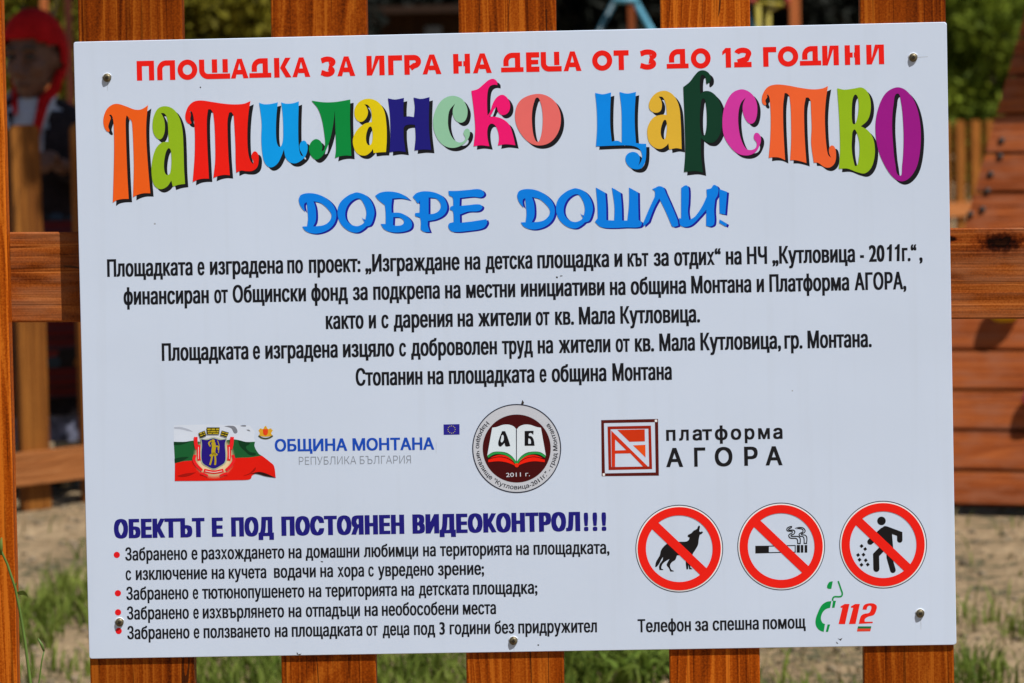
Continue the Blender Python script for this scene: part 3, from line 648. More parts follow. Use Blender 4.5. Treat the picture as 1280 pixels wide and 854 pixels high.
for f in (lambda s: s, mir):
    print_on('page_edge', [line(f(gb), RH, 3.9)], ink((14, 40, 30)), 3, rnd)
    print_on('page_edge', [line(f(gb), RH, 2.7)], ink((36, 140, 66)), 5, rnd)
    print_on('book_cover', [[shape(f(rbk), RH)]], ink((224, 28, 8)), 3.5, rnd)
    print_on('page_edge', [line(f("105,512 170,492 240,484 320,500 390,540 428,582"), RH, .7)], ink((70, 10, 8)), 4.6, rnd)
print_on('book_spine', [line("431,160 433,540", RH, .9, False)], ink((30, 34, 50)), 5, rnd)
print_on('book_spine', [[circ(600+436/9.484, 520+585/9.484, 2.6, 20)]], ink((228, 40, 10)), 5.5, rnd)
print_on('old_letter', [[shape("262,180* 298,180* 330,260 360,356* 305,358 292,318* 268,345 240,362 220,345 218,310 235,250", RH), shape("270,222 250,270 246,302 258,314 276,296 284,272", RH)]], ink((16, 14, 18)), 5.5, rnd)
print_on('old_letter', [[shape("530,178* 636,176* 632,222* 606,200 580,206* 578,236* 612,244 636,280 648,352* 530,352*", RH), shape("574,262* 596,272 606,300 604,330* 572,330*", RH)]], ink((16, 14, 18)), 5.5, rnd)
print_on('year_text', setline('2011 г.', 632.6, 596.4, 662.4, 595.2, 7.4, .0, .0), ink((196, 200, 212)), 4, rnd)
def arctext(text, rad, em, a0, a1, gx=0.):
    G = glyphs(text, gx); out = []
    lo = min(p[0] for V, F in G for p in V); hi = max(p[0] for V, F in G for p in V)
    for V, F in G:
        q = []
        for x, y in V:
            a = R(a0+(a1-a0)*(x-lo)/(hi-lo)); r = rad-em*y
            q.append((cx0+r*math.cos(a), cy0-r*math.sin(a)))
        out.append((q, F))
    return out
print_on('arc_text', arctext('Народно читалище "Кутловица-2011г." - град Монтана', 51.0, 7.6, 138, 398, .012), ink((36, 38, 48)), 2, rnd)

# --- platform logo
RI = (750, 515, 10.05)
plat = print_on('square_logo', [[poly("15,103 730,88 740,800 22,808", RI), poly("50,140 690,128 700,760 62,772", RI)]], ink((78, 20, 16)), 1, sign)
print_on('inner_frame', [[poly("95,183 640,172 655,718 108,730", RI), poly("134,217 608,210 618,685 142,692", RI)]], ink((140, 30, 12)), 1, plat)
for c_ in ("688,97 718,96 719,126 689,127", "33,772 62,771 63,802 34,803"): print_on('corner_dot', [[poly(c_, RI)]], ink((216, 216, 226)), 2, plat)
print_on('logo_bar', [[poly("218,226 562,219 564,370 370,375", RI)]], ink((188, 48, 14)), 1, plat)
print_on('logo_bar', [[poly("415,420 570,413 572,572", RI)]], ink((214, 74, 20)), 1, plat)
print_on('logo_letter', [[poly("142,234 600,684 540,686 380,520 190,524 190,688 148,690", RI), poly("190,345 330,480 190,485", RI)]], ink((190, 46, 16)), 1, plat)
RJ = (740, 515, 5.12)
sol = []
def ly(x, y0, s): return y0+s*x
for ch, a, b in (('п',475,535),('л',558,620),('а',644,704),('т',706,769),('ф',787,869),('о',889,956),('р',978,1041),('м',1064,1139),('а',1160,1220)):
    a, b = 740+a/5.12, 740+b/5.12; sol += setline(ch, a, ly(a, 566.0, -.0184), b, ly(b, 566.0, -.0184), 23.4, .03, .022)
for ch, a, b in (('А',475,584),('Г',655,727),('О',787,900),('Р',975,1062),('А',1111,1220)):
    a, b = 740+a/5.12, 740+b/5.12; sol += setline(ch, a, ly(a, 597.2, -.0166), b, ly(b, 597.2, -.0166), 31, .03, .022)
print_on('logo_text', sol, ink((24, 24, 28)), 1, sign)

# --- prohibition roundels
def roundel(cx, cy, picts):
    r = print_on('prohibition_symbol', [[circ(cx, cy, 52), circ(cx, cy, 41.7)]], ink((216, 28, 18)), 3, sign)
    print_on('outline', [[circ(cx, cy, 54.8), circ(cx, cy, 53.9)]], ink((36, 40, 46)), 1, r)
    print_on('white_band', [[circ(cx, cy, 53.4), circ(cx, cy, 51)]], ink((226, 222, 222)), 1, r)
    a = R(43.5); ux, uy = math.cos(a), math.sin(a); vx, vy = -uy, ux; h = 5.7; l = 43
    print_on('slash', [[[(cx-ux*l+vx*h, cy-uy*l+vy*h), (cx+ux*l+vx*h, cy+uy*l+vy*h), (cx+ux*l-vx*h, cy+uy*l-vy*h), (cx-ux*l-vx*h, cy-uy*l-vy*h)]]], ink((216, 28, 18)), 2.2, r)
    print_on('pictogram', picts, ink((22, 20, 22)), 1, r)
RW = (815, 645, 10.675)
roundel(849.1, 685.9, [[shape("215,365 160,405 120,460 104,525 78,570 52,620 42,682* 66,675 100,630 128,575 148,548* 140,590 105,640 94,682 100,722* 150,722* 150,712 128,704 126,680 142,640 180,605 234,574* 196,645 202,668 226,698 246,742* 292,741* 286,730 262,720 246,690 242,655 266,616 310,586 334,526* 390,528 438,560 450,590* 452,650 460,713* 482,712* 486,650* 496,712* 540,712* 534,702 515,690 512,640 522,590* 545,505 580,450 614,385 625,310 640,250 656,245 682,220* 665,203* 652,214 630,205* 640,142 630,127* 612,143 602,170 552,200 525,230 484,252 476,274 502,290* 486,325 450,343 360,345", RW)]])
RK = (910, 625, 7.115); RL = (980, 650, 17.08)
smoke1 = "165,148 100,155 62,190 75,232 130,240 176,246 172,275 110,312 105,350 140,388 258,395 288,430 292,502* 346,502* 346,400 322,362 280,350 162,348 150,328 212,298 232,252 202,218 112,216 98,196"
smoke2 = "238,178* 340,160 412,175 452,230 432,270 372,300 380,316 450,326 486,370 483,502* 430,502* 426,392 402,356 346,346 322,315 345,285 398,257 405,216 370,192"
roundel(976.5, 683.2, [[poly("243,408 360,407 360,473 243,476", RK)], line("360,411 598,405 598,464 360,469", RK, 1.1, False, True), [poly("612,401 640,401 640,468 612,468", RK)], [poly("648,401 670,401 670,468 648,468", RK)], [poly("682,401 705,401 705,468 682,468", RK)], line(smoke1, RL, 1.25, True, True), line(smoke2, RL, 1.25, True, True)])
RM = (1040, 620, 7.115)
def limb(pts, wd):
    p = [(1040+x/7.115, 620+y/7.115) for x, y in pts]; wd = wd/7.115
    return [strip(p, wd), [circ(*p[0], wd/2, 20)], [circ(*p[-1], wd/2, 20)]] + [[circ(*q, wd/2, 20)] for q in p[1:-1]]
man = [[circ(1040+440/7.115, 620+222/7.115, 38/7.115, 32)], [shape("470,268 520,285 534,310* 536,360 546,480* 440,480* 420,420 400,330* 440,288", RM)]]
man += limb([(450, 308), (340, 408)], 52)+limb([(490, 296), (602, 338), (603, 392)], 48)+limb([(450, 465), (392, 525), (395, 648)], 54)+limb([(508, 480), (510, 548), (542, 660)], 50)
for x, y in ((263,445),(295,472),(232,525),(280,522),(245,567),(300,572),(262,612),(318,610)):
    man.append([poly(f"{x-17},{y-2} {x+2},{y-18} {x+18},{y+2} {x-2},{y+18}", RM)])
roundel(1103.9, 680.9, man)

# --- emergency telephone mark
RN = (1000, 715, 10.045)
GRN = ink((0, 132, 64))
tel = print_on('telephone_mark', [[shape("395,365* 330,377 270,422 225,510 196,600 200,672 230,720 270,745 298,752* 314,655* 285,640 265,600 265,560 290,500 330,465 378,450*", RN)]], GRN, 1, sign)
print_on('telephone_mark', [[poly("415,362 452,362 433,450 402,450", RN)], [poly("346,660 378,660 353,752 324,752", RN)], [shape("412,118* 370,126 346,160 340,195 360,212 394,210*", RN)], line("480,115 515,220 531,270 520,304 490,312 432,313 412,334 410,362", RN, 2)], GRN, 1, tel)
RED = ink((214, 32, 20))
print_on('emergency_number', [[poly("510,432 562,402 622,402 566,655 484,655 532,450 510,450", RN)], [poly("640,432 692,402 752,402 698,652 614,655 668,450 642,450", RN)], [shape("785,472* 800,422 840,399 915,395 962,425 955,490 925,540 855,562 816,590 812,625* 914,625* 912,642* 738,652* 762,560 800,528 868,512 892,470 894,432 868,424 846,440 836,474*", RN)]], RED, 1, sign)
print_on('tricolour_bar', [[poly("728,683 896,683 890,712 722,712", RN)]], ink((20, 104, 60)), 1, sign)
print_on('tricolour_bar', [[poly("721,712 890,712 883,745 715,748", RN)]], ink((206, 62, 44)), 1, sign)

# --- small blemishes on the enamel
blot = ink((52, 48, 44))
for pts in ("653,500 655,503 654,507 651,506", "371,815 373,818 377,817 375,819 371,818", "672,805.5 674,805.8 673.5,807.4 672,807", "695,345.6 697.5,346 697,348 695.2,347.6", "700,344.6 703,344.4 703,345.4 700,345.6", "401,701.5 404,701.8 403.8,703 401,702.6", "1047,798 1050,799 1053,797.4 1051,801", "1045,802 1048,804.4 1046,804.8", "249.6,108.6 251.2,108.4 251.4,110 250,110.2"):
    print_on('dirt_mark', [[poly(pts, (0, 0, 1))]], blot, 1, sign)

stn = ink((168, 176, 190))
for pts in ("1150.6,774 1151.6,774 1151.4,787 1150.9,787", "642.2,808 643,808 642.8,815 642.5,815", "1147,71.4 1160,70.6 1160,71.3 1147,72.2", "134,104 135,104 134.8,114 134.4,114", "545,553 545.5,553 545.3,567 545,567"):
    print_on('rain_stain', [[poly(pts, (0, 0, 1))]], stn, .6, sign)
# --- screws
zinc = plain('zinc_screw', (.16, .135, .085), .5, .4, .7, .4, 300)
dkrec = plain('recess_shade_dark', (.03, .025, .018), .6, .3, .3, .2, 300)  # dark colour stands in for shade inside the screw's driver hole
burr = plain('enamel_burr', (.78, .8, .82), .35, .4)
for x, y in ((134, 97.5), (1141.5, 72.2), (149.6, 778), (641.8, 801.2), (1150.2, 767)):
    a, b = uv(x, y)
    z = b+BASE
    prof = [(.0004, .0048), (.0009, .0048), (.0022, .0042), (.0030, .0030), (.0033, .0014)]
    m = MB(); n = 20; vs = []; fs = []
    for h, r in prof:
        for k in range(n): vs.append((a+r*math.cos(2*math.pi*k/n), -h, z+r*math.sin(2*math.pi*k/n)))
    for i in range(len(prof)-1):
        for k in range(n): fs.append((i*n+k, i*n+(k+1) % n, (i+1)*n+(k+1) % n, (i+1)*n+k))
    fs.append(tuple((len(prof)-1)*n+k for k in range(n)))
    sc = m.add(vs, fs).build('screw', zinc, sign, True)
    q = MB(); an = random.uniform(0, 1.5)
    for j in range(2):
        Mr = Matrix.Translation((a, 0, z)) @ Matrix.Rotation(an+j*math.pi/2, 4, 'Y')
        q.box((-.0021, -.0036-.00005*j, -.0006), (.0021, -.0030, .0006), Mr)
    q.tube([(a, -.0030, z), (a, -.00375, z)], .0016, 12); q.build('recess_shade', dkrec, sc)
    q = MB(); q.tube([(a+.0052*math.cos(t*.314+.3), -.0003, z+.0052*math.sin(t*.314+.3)) for t in range(0, 10)], [.0002]+[.0006]*8+[.0002], 6); q.build('burr', burr, sc, True)
# ------------------------------------------------------------------ front fence
orange = dict(dark=(.10, .015, .0008), mid=(.30, .053, .0018), light=(.49, .125, .009), crack=.8)
wood_p = wood('stained_picket_wood', 2, **orange)
fence = empty('picket_fence', mat=(lambda m: m)(Matrix.Translation(SC + FM @ Vector((0, 0, -(SC.z)/FM[2][2]))) @ FM.to_4x4()))
tag(fence, 'orange brown varnished picket fence in the foreground that carries the white notice board', 'fence')
FZ = SC.z/FM[2][2]           # board centre height along the fence's own upright
YP0, YP1 = .0036, .0242
pick = [(-128, 1, -108, 21.5), (97, 227, 113, 243), (338, 458, 352, 470), (573, 695, 583, 705), (825, 937, 837, 950), (1075, 1182, 1080, 1193), (1305, 1420, 1314, 1429), (1552, 1668, 1560, 1676)]
for xt0, xt1, xb0, xb1 in pick:
    a0, zt = uv(xt0, 0, YP0); a1, _ = uv(xt1, 0, YP0); b0, zb = uv(xb0, 854, YP0); b1, _ = uv(xb1, 854, YP0)
    def xa(z, p, q): return p+(q-p)*(zt-z)/(zt-zb)
    bot, topz = -FZ, .60+random.uniform(-.01, .01)
    out = []
    cxm = (xa(0, a0, b0)+xa(0, a1, b1))/2
    nz_ = 26
    prof = []
    for i in range(nz_+1):
        z = bot+(topz-.03-bot)*i/nz_
        wob = lambda s: .0007*noise.noise(Vector((z*7, cxm*9, s)))
        prof.append((xa(z, a0, b0)+wob(1), xa(z, a1, b1)+wob(5), z))
    l, r, zc = prof[-1]
    for k in range(1, 6):
        t = R(90*k/6); prof.append((l+.03*(1-math.cos(t)), r-.03*(1-math.cos(t)), zc+.03*math.sin(t)))
    zmid = (bot+topz)/2
    vs = []; fs = []; c = .0016
    for (x0, x1, z) in prof:
        x0 -= cxm; x1 -= cxm; z -= zmid
        vs += [(x0+c, YP0, z), (x1-c, YP0, z), (x1-c*.3, YP0+c*.35, z), (x1, YP0+c, z), (x1, YP1, z), (x0, YP1, z), (x0, YP0+c, z), (x0+c*.3, YP0+c*.35, z)]
    for i in range(len(prof)-1):
        for k in range(8): fs.append((i*8+k, i*8+(k+1) % 8, (i+1)*8+(k+1) % 8, (i+1)*8+k))
    fs.append(tuple(range(8))[::-1]); fs.append(tuple((len(prof)-1)*8+k for k in range(8)))
    p = MB().add(vs, fs).build('picket', wood_p, fence)
    p.location = (cxm, 0, FZ+zmid)
# rail behind the pickets (a lower one stands near the ground)
kx, kz = uv(1253, 303, YP1)
rl0 = uv(-40, 292, YP1+.0005); rl1 = uv(1240, 285, YP1); rb1 = uv(1240, 399, YP1)
rh = (rl1[1]-rb1[1])
cz = (rl1[1]+rb1[1])/2
wood_r = wood('stained_rail_wood', 0, (.14, .026, .003), (.34, .080, .011), (.50, .15, .03), knots=((kx-.002, YP1, kz-cz, .0105, 2.3), (kx-.06, YP1, kz-cz+.004, .003, 2.5)), scale=1.0, crack=1.0, worn=(.42, .17, .075), bump=1.1)
def rail(zc, h, name='rail'):
    vs = []; fs = []; n = 40; c = .0018
    for i in range(n+1):
        x = -1.15+2.5*i/n; wb = .0006*noise.noise(Vector((x*6, zc*3, 2)))
        z0, z1 = -h/2+wb, h/2+wb*.6; y0, y1 = YP1+.0004, YP1+.040
        vs += [(x, y0, z0+c), (x, y0, z1-c), (x, y0+c*.4, z1-c*.3), (x, y0+c, z1), (x, y1, z1), (x, y1, z0), (x, y0+c, z0), (x, y0+c*.4, z0+c*.3)]
    for i in range(n):
        for k in range(8): fs.append((i*8+k, (i+1)*8+k, (i+1)*8+(k+1) % 8, i*8+(k+1) % 8))
    fs.append(tuple(range(8))); fs.append(tuple(n*8+k for k in range(8))[::-1])
    o = MB().add(vs, fs).build(name, wood_r, fence); o.location = (0, 0, FZ+zc); return o
ru = rail(cz+.0091, rh); ru.rotation_euler = (0, .0165, 0)
s_l = (uv(50, 345, YP1)[1], uv(1235, 342, YP1)[1])
rail(-FZ+.22, .09)

# ------------------------------------------------------------------ ground
gm, N, L, b = newmat('sandy_soil')
tc = N.new('ShaderNodeTexCoord')
def nzz(sc, det=6, dist=0):
    n = N.new('ShaderNodeTexNoise'); n.inputs['Scale'].default_value = sc; n.inputs['Detail'].default_value = det; n.inputs['Distortion'].default_value = dist
    L.new(tc.outputs['Object'], n.inputs['Vector']); return n.outputs['Fac']
n1, n2, n3 = nzz(2.2), nzz(22, 8), nzz(90, 4)
f = math_node(N, L, 'ADD', math_node(N, L, 'MULTIPLY', n1, .45), math_node(N, L, 'ADD', math_node(N, L, 'MULTIPLY', n2, .4), math_node(N, L, 'MULTIPLY', n3, .2)))
rp = N.new('ShaderNodeValToRGB'); L.new(f, rp.inputs['Fac'])
e = rp.color_ramp.elements; e[0].position = .42; e[0].color = (.09, .095, .054, 1); e[1].position = .63; e[1].color = (.45, .335, .205, 1)
q = e.new(.5); q.color = (.315, .224, .13, 1)
L.new(rp.outputs['Color'], b.inputs['Base Color']); b.inputs['Roughness'].default_value = .95; b.inputs['Specular IOR Level'].default_value = .1
bp = N.new('ShaderNodeBump'); bp.inputs['Strength'].default_value = 1.0; bp.inputs['Distance'].default_value = .045
L.new(math_node(N, L, 'ADD', n2, math_node(N, L, 'MULTIPLY', n3, .5)), bp.inputs['Height']); L.new(bp.outputs['Normal'], b.inputs['Normal'])
def axis(a, b_, n, far): 
    v = [a+(b_-a)*i/n for i in range(n+1)]
    return [a-far, a-far*.4, a-far*.12, a-far*.03]+v+[b_+far*.03, b_+far*.12, b_+far*.4, b_+far]
X = axis(-3.2, 3.2, 110, 250); Y = axis(2.5, 13, 190, 250)
def gz(x, y):
    if -3.3 < x < 3.3 and 2.4 < y < 13.1: return .014*noise.noise(Vector((x*2.1, y*2.1, 0)))+.007*noise.noise(Vector((x*8, y*8, 3)))-.006
    return -.006
gv = [(x, y, gz(x, y)) for y in Y for x in X]; nx = len(X)
gf = [(j*nx+i, j*nx+i+1, (j+1)*nx+i+1, (j+1)*nx+i) for j in range(len(Y)-1) for i in range(nx-1)]
tag(link('ground', mesh(gv, gf), gm, None, True), kind='structure')

# grass and stones
def blades(n, region, hmin, hmax, wd, dens, seed, droop=.5):
    rnd = random.Random(seed); V = []; F = []
    x0, x1, y0, y1 = region
    while n > 0:
        x, y = rnd.uniform(x0, x1), rnd.uniform(y0, y1)
        if rnd.random() > dens(x, y): n -= .25; continue
        n -= 1
        h = rnd.uniform(hmin, hmax)*rnd.uniform(.6, 1); a = rnd.uniform(0, 6.283); l = h*rnd.uniform(.15, droop*1.6)
        dx, dy = math.cos(a), math.sin(a); sx, sy = -dy*wd*rnd.uniform(.6, 1.2), dx*wd*rnd.uniform(.6, 1.2); z = gz(x, y)-.003
        k = len(V)
        for t, wf in ((0, 1), (.4, .9), (.75, .6), (1, .08)):
            bx, by, bz = x+dx*l*t*t, y+dy*l*t*t, z+h*(t-.35*droop*t*t)
            V += [(bx-sx*wf, by-sy*wf, bz), (bx+sx*wf, by+sy*wf, bz)]
        F += [(k, k+1, k+3, k+2), (k+2, k+3, k+5, k+4), (k+4, k+5, k+7, k+6)]
    return mesh(V, F)
def patch(cx, cy, rx, ry, p=1.0): return lambda x, y: p*max(0, 1-((x-cx)/rx)**2-((y-cy)/ry)**2)
# patches of turf where the photograph shows them
P = []
def at(px, py): g = ground(px, py); return g.x, g.y
for px, py, rx, ry, p in ((70, 765, .17, .42, 1.0), (110, 735, .14, .38, .9), (30, 800, .10, .25, .6), (80, 840, .16, .2, .35), (290, 850, .35, .6, 1.0), (400, 850, .3, .5, 1), (530, 850, .32, .6, 1), (640, 850, .2, .5, .9), (750, 845, .2, .4, .8), (1240, 850, .2, .22, .7), (1272, 790, .05, .10, .5), (1205, 850, .10, .22, .7), (1225, 775, .08, .2, .12), (1000, 880, .3, .3, .3), (98, 700, .03, .08, .3), (100, 655, .03, .1, .35)):
    cx, cy = at(px, py); P.append(patch(cx, cy, rx, ry, p))
dens = lambda x, y: min(1, sum(f(x, y) for f in P)*1.3*(.35+1.1*max(0, noise.noise(Vector((x*5, y*3, 1)))+.35))+.006)
g1 = leafmat('grass_green', (.055, .095, .010), (.22, .27, .05), 9, .35)
tag(link('grass', blades(15000, (-1.7, 1.7, 5.6, 9.2), .035, .125, .0035, dens, 3), g1), kind='stuff')
g2 = leafmat('dry_straw', (.16, .125, .06), (.32, .26, .13), 8, .2)
dens2 = lambda x, y: min(1, sum(f(x, y) for f in P)*.35+.05+(.55 if .5 < x < 1.6 and y < 7.4 else 0))
tag(link('dry_grass', blades(7000, (-1.7, 1.8, 5.4, 9.4), .02, .07, .0025, dens2, 5, 1.0), g2), kind='stuff')
g3 = leafmat('broad_grass', (.09, .15, .02), (.24, .31, .06), 5, .35)
cx, cy = at(735, 838)
tag(link('tall_grass', blades(260, (cx-.16, cx+.2, cy-.35, cy+.3), .14, .26, .007, lambda x, y: .9, 9, 1.1), g3), kind='stuff')
rnd = random.Random(4); mbs = MB()
for i in range(2600):
    x, y = rnd.uniform(-1.8, 1.9), rnd.uniform(5.6, 11); r = rnd.uniform(.004, .015)*(2.0 if rnd.random() < .05 else 1)
    mbs.ell((x, y, gz(x, y)+r*.2), (r, r*rnd.uniform(.7, 1.2), r*rnd.uniform(.5, .8)), 6, Matrix.Rotation(rnd.uniform(0, 3), 3, 'Z'))
tag(link('gravel', mesh(mbs.v, mbs.f), plain('pebble_stone', (.21, .165, .11), .9, .1, 0, .5, 12), None, True), kind='stuff')

# ------------------------------------------------------------------ second fence, behind on the left
wood_b = wood('weathered_picket_wood', 2, (.11, .032, .005), (.25, .083, .011), (.36, .14, .024), scale=.8, rough=.6, spec=.2)
wood_br = wood('weathered_rail_wood', 0, (.26, .085, .022), (.40, .14, .040), (.47, .19, .065), scale=.8, rough=.6, spec=.2)
def picket(w_, h, t, mat, parent, loc):
    pr = [(-w_/2, w_/2, 0), (-w_/2, w_/2, h-.03)]
    for k in range(1, 6):
        a = R(18*k); c = .03*(1-math.cos(a)); pr.append((-w_/2+c, w_/2-c, h-.03+.03*math.sin(a)))
    vs = []; fs = []
    for x0, x1, z in pr: vs += [(x0, 0, z), (x1, 0, z), (x1, t, z), (x0, t, z)]
    for i in range(len(pr)-1):
        for k in range(4): fs.append((i*4+k, i*4+(k+1) % 4, (i+1)*4+(k+1) % 4, (i+1)*4+k))
    fs += [(3, 2, 1, 0), tuple(len(pr)*4-4+k for k in range(4))]
    o = MB().add(vs, fs).build('picket', mat, parent); o.location = loc; return o
rf = empty('picket_fence', world(46, 600, 9.76)); rf.location.z = 0
rf.rotation_euler = (0, 0, R(46))
tag(rf, 'weathered orange brown picket fence standing between the woman and the white board', 'fence')
for i in range(-3, 9): picket(.112, 1.235+random.uniform(-.008, .008), .024, wood_b, rf, (i*.25, 0, -.005))
for zc, y0 in ((.135, -.034),):
    o = MB().box((-.95, 0, -.052), (2.0, .033, .052)).build('rail', wood_br, rf); o.location = (0, y0, zc)
o = MB().box((-.95, .024, -.045), (2.0, .055, .045)).build('rail', wood_br, rf); o.location = (0, 0.0005, .74)

# ------------------------------------------------------------------ woman at that fence
px_, D_ = 46, 10.4
wp = world(px_, 300, D_)
pers = empty('person', (wp.x, wp.y, 0)); pers.rotation_euler = (0, 0, R(-4))
tag(pers, 'elderly woman in red headscarf and dark jacket behind the weathered picket fence', 'woman')
skin = plain('shade_darkened_skin', (.17, .085, .058), .55, .35, 0, .15, 40)  # skin colour darkened to imitate the deep shade on her
def body():
    m = MB()
    m.loft([(0, 0, .80, .165, .12), (0, 0, .92, .172, .125), (0, 0, 1.03, .15, .112), (0, -.005, 1.14, .165, .115), (0, 0, 1.22, .175, .105), (0, .005, 1.275, .15, .085), (0, .0, 1.315, .07, .06)], 28)
    m.tube([(0, 0, 1.27), (-.004, -.012, 1.40)], [.052, .048], 14)
    for s in (-1, 1):
        m.tube([(s*.085, 0, .86), (s*.085, -.01, .47), (s*.08, .012, .09)], [.085, .056, .038], 14)
        m.ell((s*.08, -.06, .042), (.043, .12, .042), 14)
        m.ell((s*.165, 0, 1.235), (.052, .05, .05), 12)
    # right arm hangs, left arm is bent up to the picket
    m.tube([(-.175, 0, 1.235), (-.215, .02, 1.00), (-.20, -.03, .79)], [.046, .038, .027], 12)
    m.ell((-.198, -.045, .735), (.02, .035, .055), 12)
    for k in range(4): m.tube([(-.198, -.07+.02*k, .70), (-.196, -.075+.02*k, .655), (-.19, -.07+.02*k, .625)], [.0095, .009, .007], 8)
    m.tube([(-.196, -.075, .745), (-.19, -.10, .71), (-.188, -.105, .68)], [.011, .0095, .008], 8)
    m.tube([(.175, 0, 1.235), (.225, -.02, 1.035), (.125, -.20, 1.10)], [.046, .038, .028], 12)
    m.ell((.105, -.235, 1.125), (.036, .045, .02), 12, Matrix.Rotation(R(-20), 3, 'X'))
    for k in range(4):
        x = .078+.019*k; l = (.9, 1.0, .97, .8)[k]
        m.tube([(x, -.262, 1.135), (x-.003, -.30*1-.004, 1.13), (x-.004, -.315, 1.13-.035*l), (x-.004, -.308, 1.13-.06*l)], [.0095, .0095, .009, .0075], 8)
    m.tube([(.075, -.225, 1.12), (.055, -.255, 1.11), (.058, -.275, 1.095)], [.012, .0105, .009], 8)
    # head, turned a little and bowed
    H = Matrix.Translation((.016, -.03, 1.462)) @ Matrix.Scale(1.12, 4) @ Matrix.Rotation(R(-15), 4, 'Z') @ Matrix.Rotation(R(10), 4, 'X')
    h = MB()
    h.ell((0, .01, .015), (.074, .094, .112), 24); h.ell((0, -.03, -.045), (.058, .062, .068), 20); h.ell((0, -.062, -.092), (.026, .026, .022), 14)
    h.tube([(0, -.083, .022), (0, -.106, -.018), (0, -.118, -.034)], [.011, .0145, .017], 10)
    for s in (-1, 1):
        h.ell((s*.015, -.104, -.038), (.010, .012, .009), 10); h.ell((s*.038, -.060, -.020), (.028, .028, .030), 12)
        h.ell((s*.032, -.080, .036), (.026, .014, .010), 12); h.ell((s*.076, .012, -.01), (.010, .022, .032), 12)
    h.ell((0, -.090, -.062), (.026, .012, .006), 12); h.ell((0, -.087, -.073), (.024, .012, .007), 12)
    m.add([H @ Vector(v) for v in h.v], h.f)
    return m, H
m, H = body()
bo = m.build('body', skin, pers)
md = bo.modifiers.new('r', 'REMESH'); md.mode = 'VOXEL'; md.voxel_size = .0065; md.use_smooth_shade = True
md2 = bo.modifiers.new('s', 'SMOOTH'); md2.iterations = 3; md2.factor = .5
bpy.context.view_layer.update(); apply_mods(bo)
for s in (-1, 1):
    e_ = MB().ell((s*.032, -.082, .014), (.017, .011, .009), 10); e_.v = [tuple(H @ Vector(v)) for v in e_.v]
    e_.build('eye', plain('eye_dark', (.05, .04, .035), .25), pers, True)
lp = MB().ell((0, -.096, -.067), (.023, .006, .0035), 12); lp.v = [tuple(H @ Vector(v)) for v in lp.v]
lp.build('mouth', plain('lip_shadow_skin', (.06, .022, .018), .5), pers, True)
for s in (-1, 1):
    eb = MB().tube([Vector((s*.012, -.100, .038)), Vector((s*.034, -.097, .046)), Vector((s*.058, -.080, .036))], [.004, .006, .003], 8); eb.v = [tuple(H @ Vector(v)) for v in eb.v]
    eb.build('eyebrow', plain('grey_brow_hair', (.05, .045, .04), .8), pers, True)
hr = MB().ell((0, .016, .040), (.0765, .085, .076), 20); hr.v = [tuple(H @ Vector(v)) for v in hr.v if True]
hm = hr.build('hair', plain('grey_hair', (.16, .15, .14), .6, .3, 0, .4, 90), pers, True)
# headscarf: a cloth shell open at the face, tied under the chin
n = 40; vs = []; fs = []; rows = 22
for i in range(rows+1):
    for k in range(n):
        a = 2*math.pi*k/n
        ph = math.pi*i/rows*.80
        x, y, z = .094*math.sin(ph)*math.sin(a), .108*math.sin(ph)*-math.cos(a), .132*math.cos(ph)
        f_ = 1+.02*math.sin(a*9)*math.sin(ph)
        vs.append(Vector((x*f_, y*f_+.012, z+.012)))
keep = lambda v: not (v.y < .004 and v.z < .060-.55*abs(v.x)*0 and abs(v.x) < .085)
for i in range(rows):
    for k in range(n):
        q = (i*n+k, (i+1)*n+k, (i+1)*n+(k+1) % n, i*n+(k+1) % n)
        c = sum((vs[j] for j in q), Vector())/4
        if not (c.y < .004 and c.z < .072-4.5*c.x*c.x and abs(c.x) < .092): fs.append(q)
mm = MB().add([H @ v for v in vs], fs)
redc = plain('red_scarf_cloth', (.48, .010, .012), .9, .08, 0, .25, 18, .3)
sc_ = mm.build('headscarf', redc, pers, True)
so = sc_.modifiers.new('t', 'SOLIDIFY'); so.thickness = .006; so.offset = 1
sb_ = sc_.modifiers.new('b', 'SUBSURF'); sb_.levels = 1; sb_.render_levels = 1
bpy.context.view_layer.update(); apply_mods(sc_)
for s in (-1, 1):
    t = MB().tube([H @ Vector((s*.082, .01, -.04)), H @ Vector((s*.066, -.01, -.095)), Vector((.055 if s > 0 else -.045, -.07, 1.315)), Vector((.055 if s > 0 else -.03, -.122, 1.27))] + ([Vector((.045, -.140, 1.225)), Vector((.03, -.146, 1.17))] if s > 0 else []), [.012, .020, .020, .017, .015, .02] if s > 0 else [.010, .014, .012, .006], 12, .4)
    t.build('scarf_tie', redc, pers, True)
# blouse under an open jacket
tors = [(0, -.003, .84, .176, .134), (0, -.003, .93, .180, .138), (0, -.003, 1.03, .160, .124), (0, -.008, 1.14, .174, .126), (0, 0, 1.22, .182, .115), (0, .005, 1.28, .155, .094), (0, .0, 1.325, .075, .066)]
sc2 = lambda k: [(a, b_, z, rx+k, ry+k) for a, b_, z, rx, ry in tors]
MB().loft(sc2(.002), 40, cap=False).build('blouse', plain('white_blouse_cloth', (.50, .54, .64), .85, .1, 0, .1, 30, .2), pers, True)
jk = MB().loft(sc2(.014), 72, cap=False)
jm = jk.mesh(); bm = bmesh.new(); bm.from_mesh(jm)
bmesh.ops.subdivide_edges(bm, edges=bm.edges[:], cuts=2)
dl = [f for f in bm.faces if f.calc_center_median().y < 0 and abs(f.calc_center_median().x-.015) < max(0, (f.calc_center_median().z-.96)*.235)]
bmesh.ops.delete(bm, geom=dl, context='FACES'); bm.to_mesh(jm); bm.free()
dark = plain('dark_jacket_cloth', (.022, .017, .020), .85, .15, 0, .3, 40, .3)
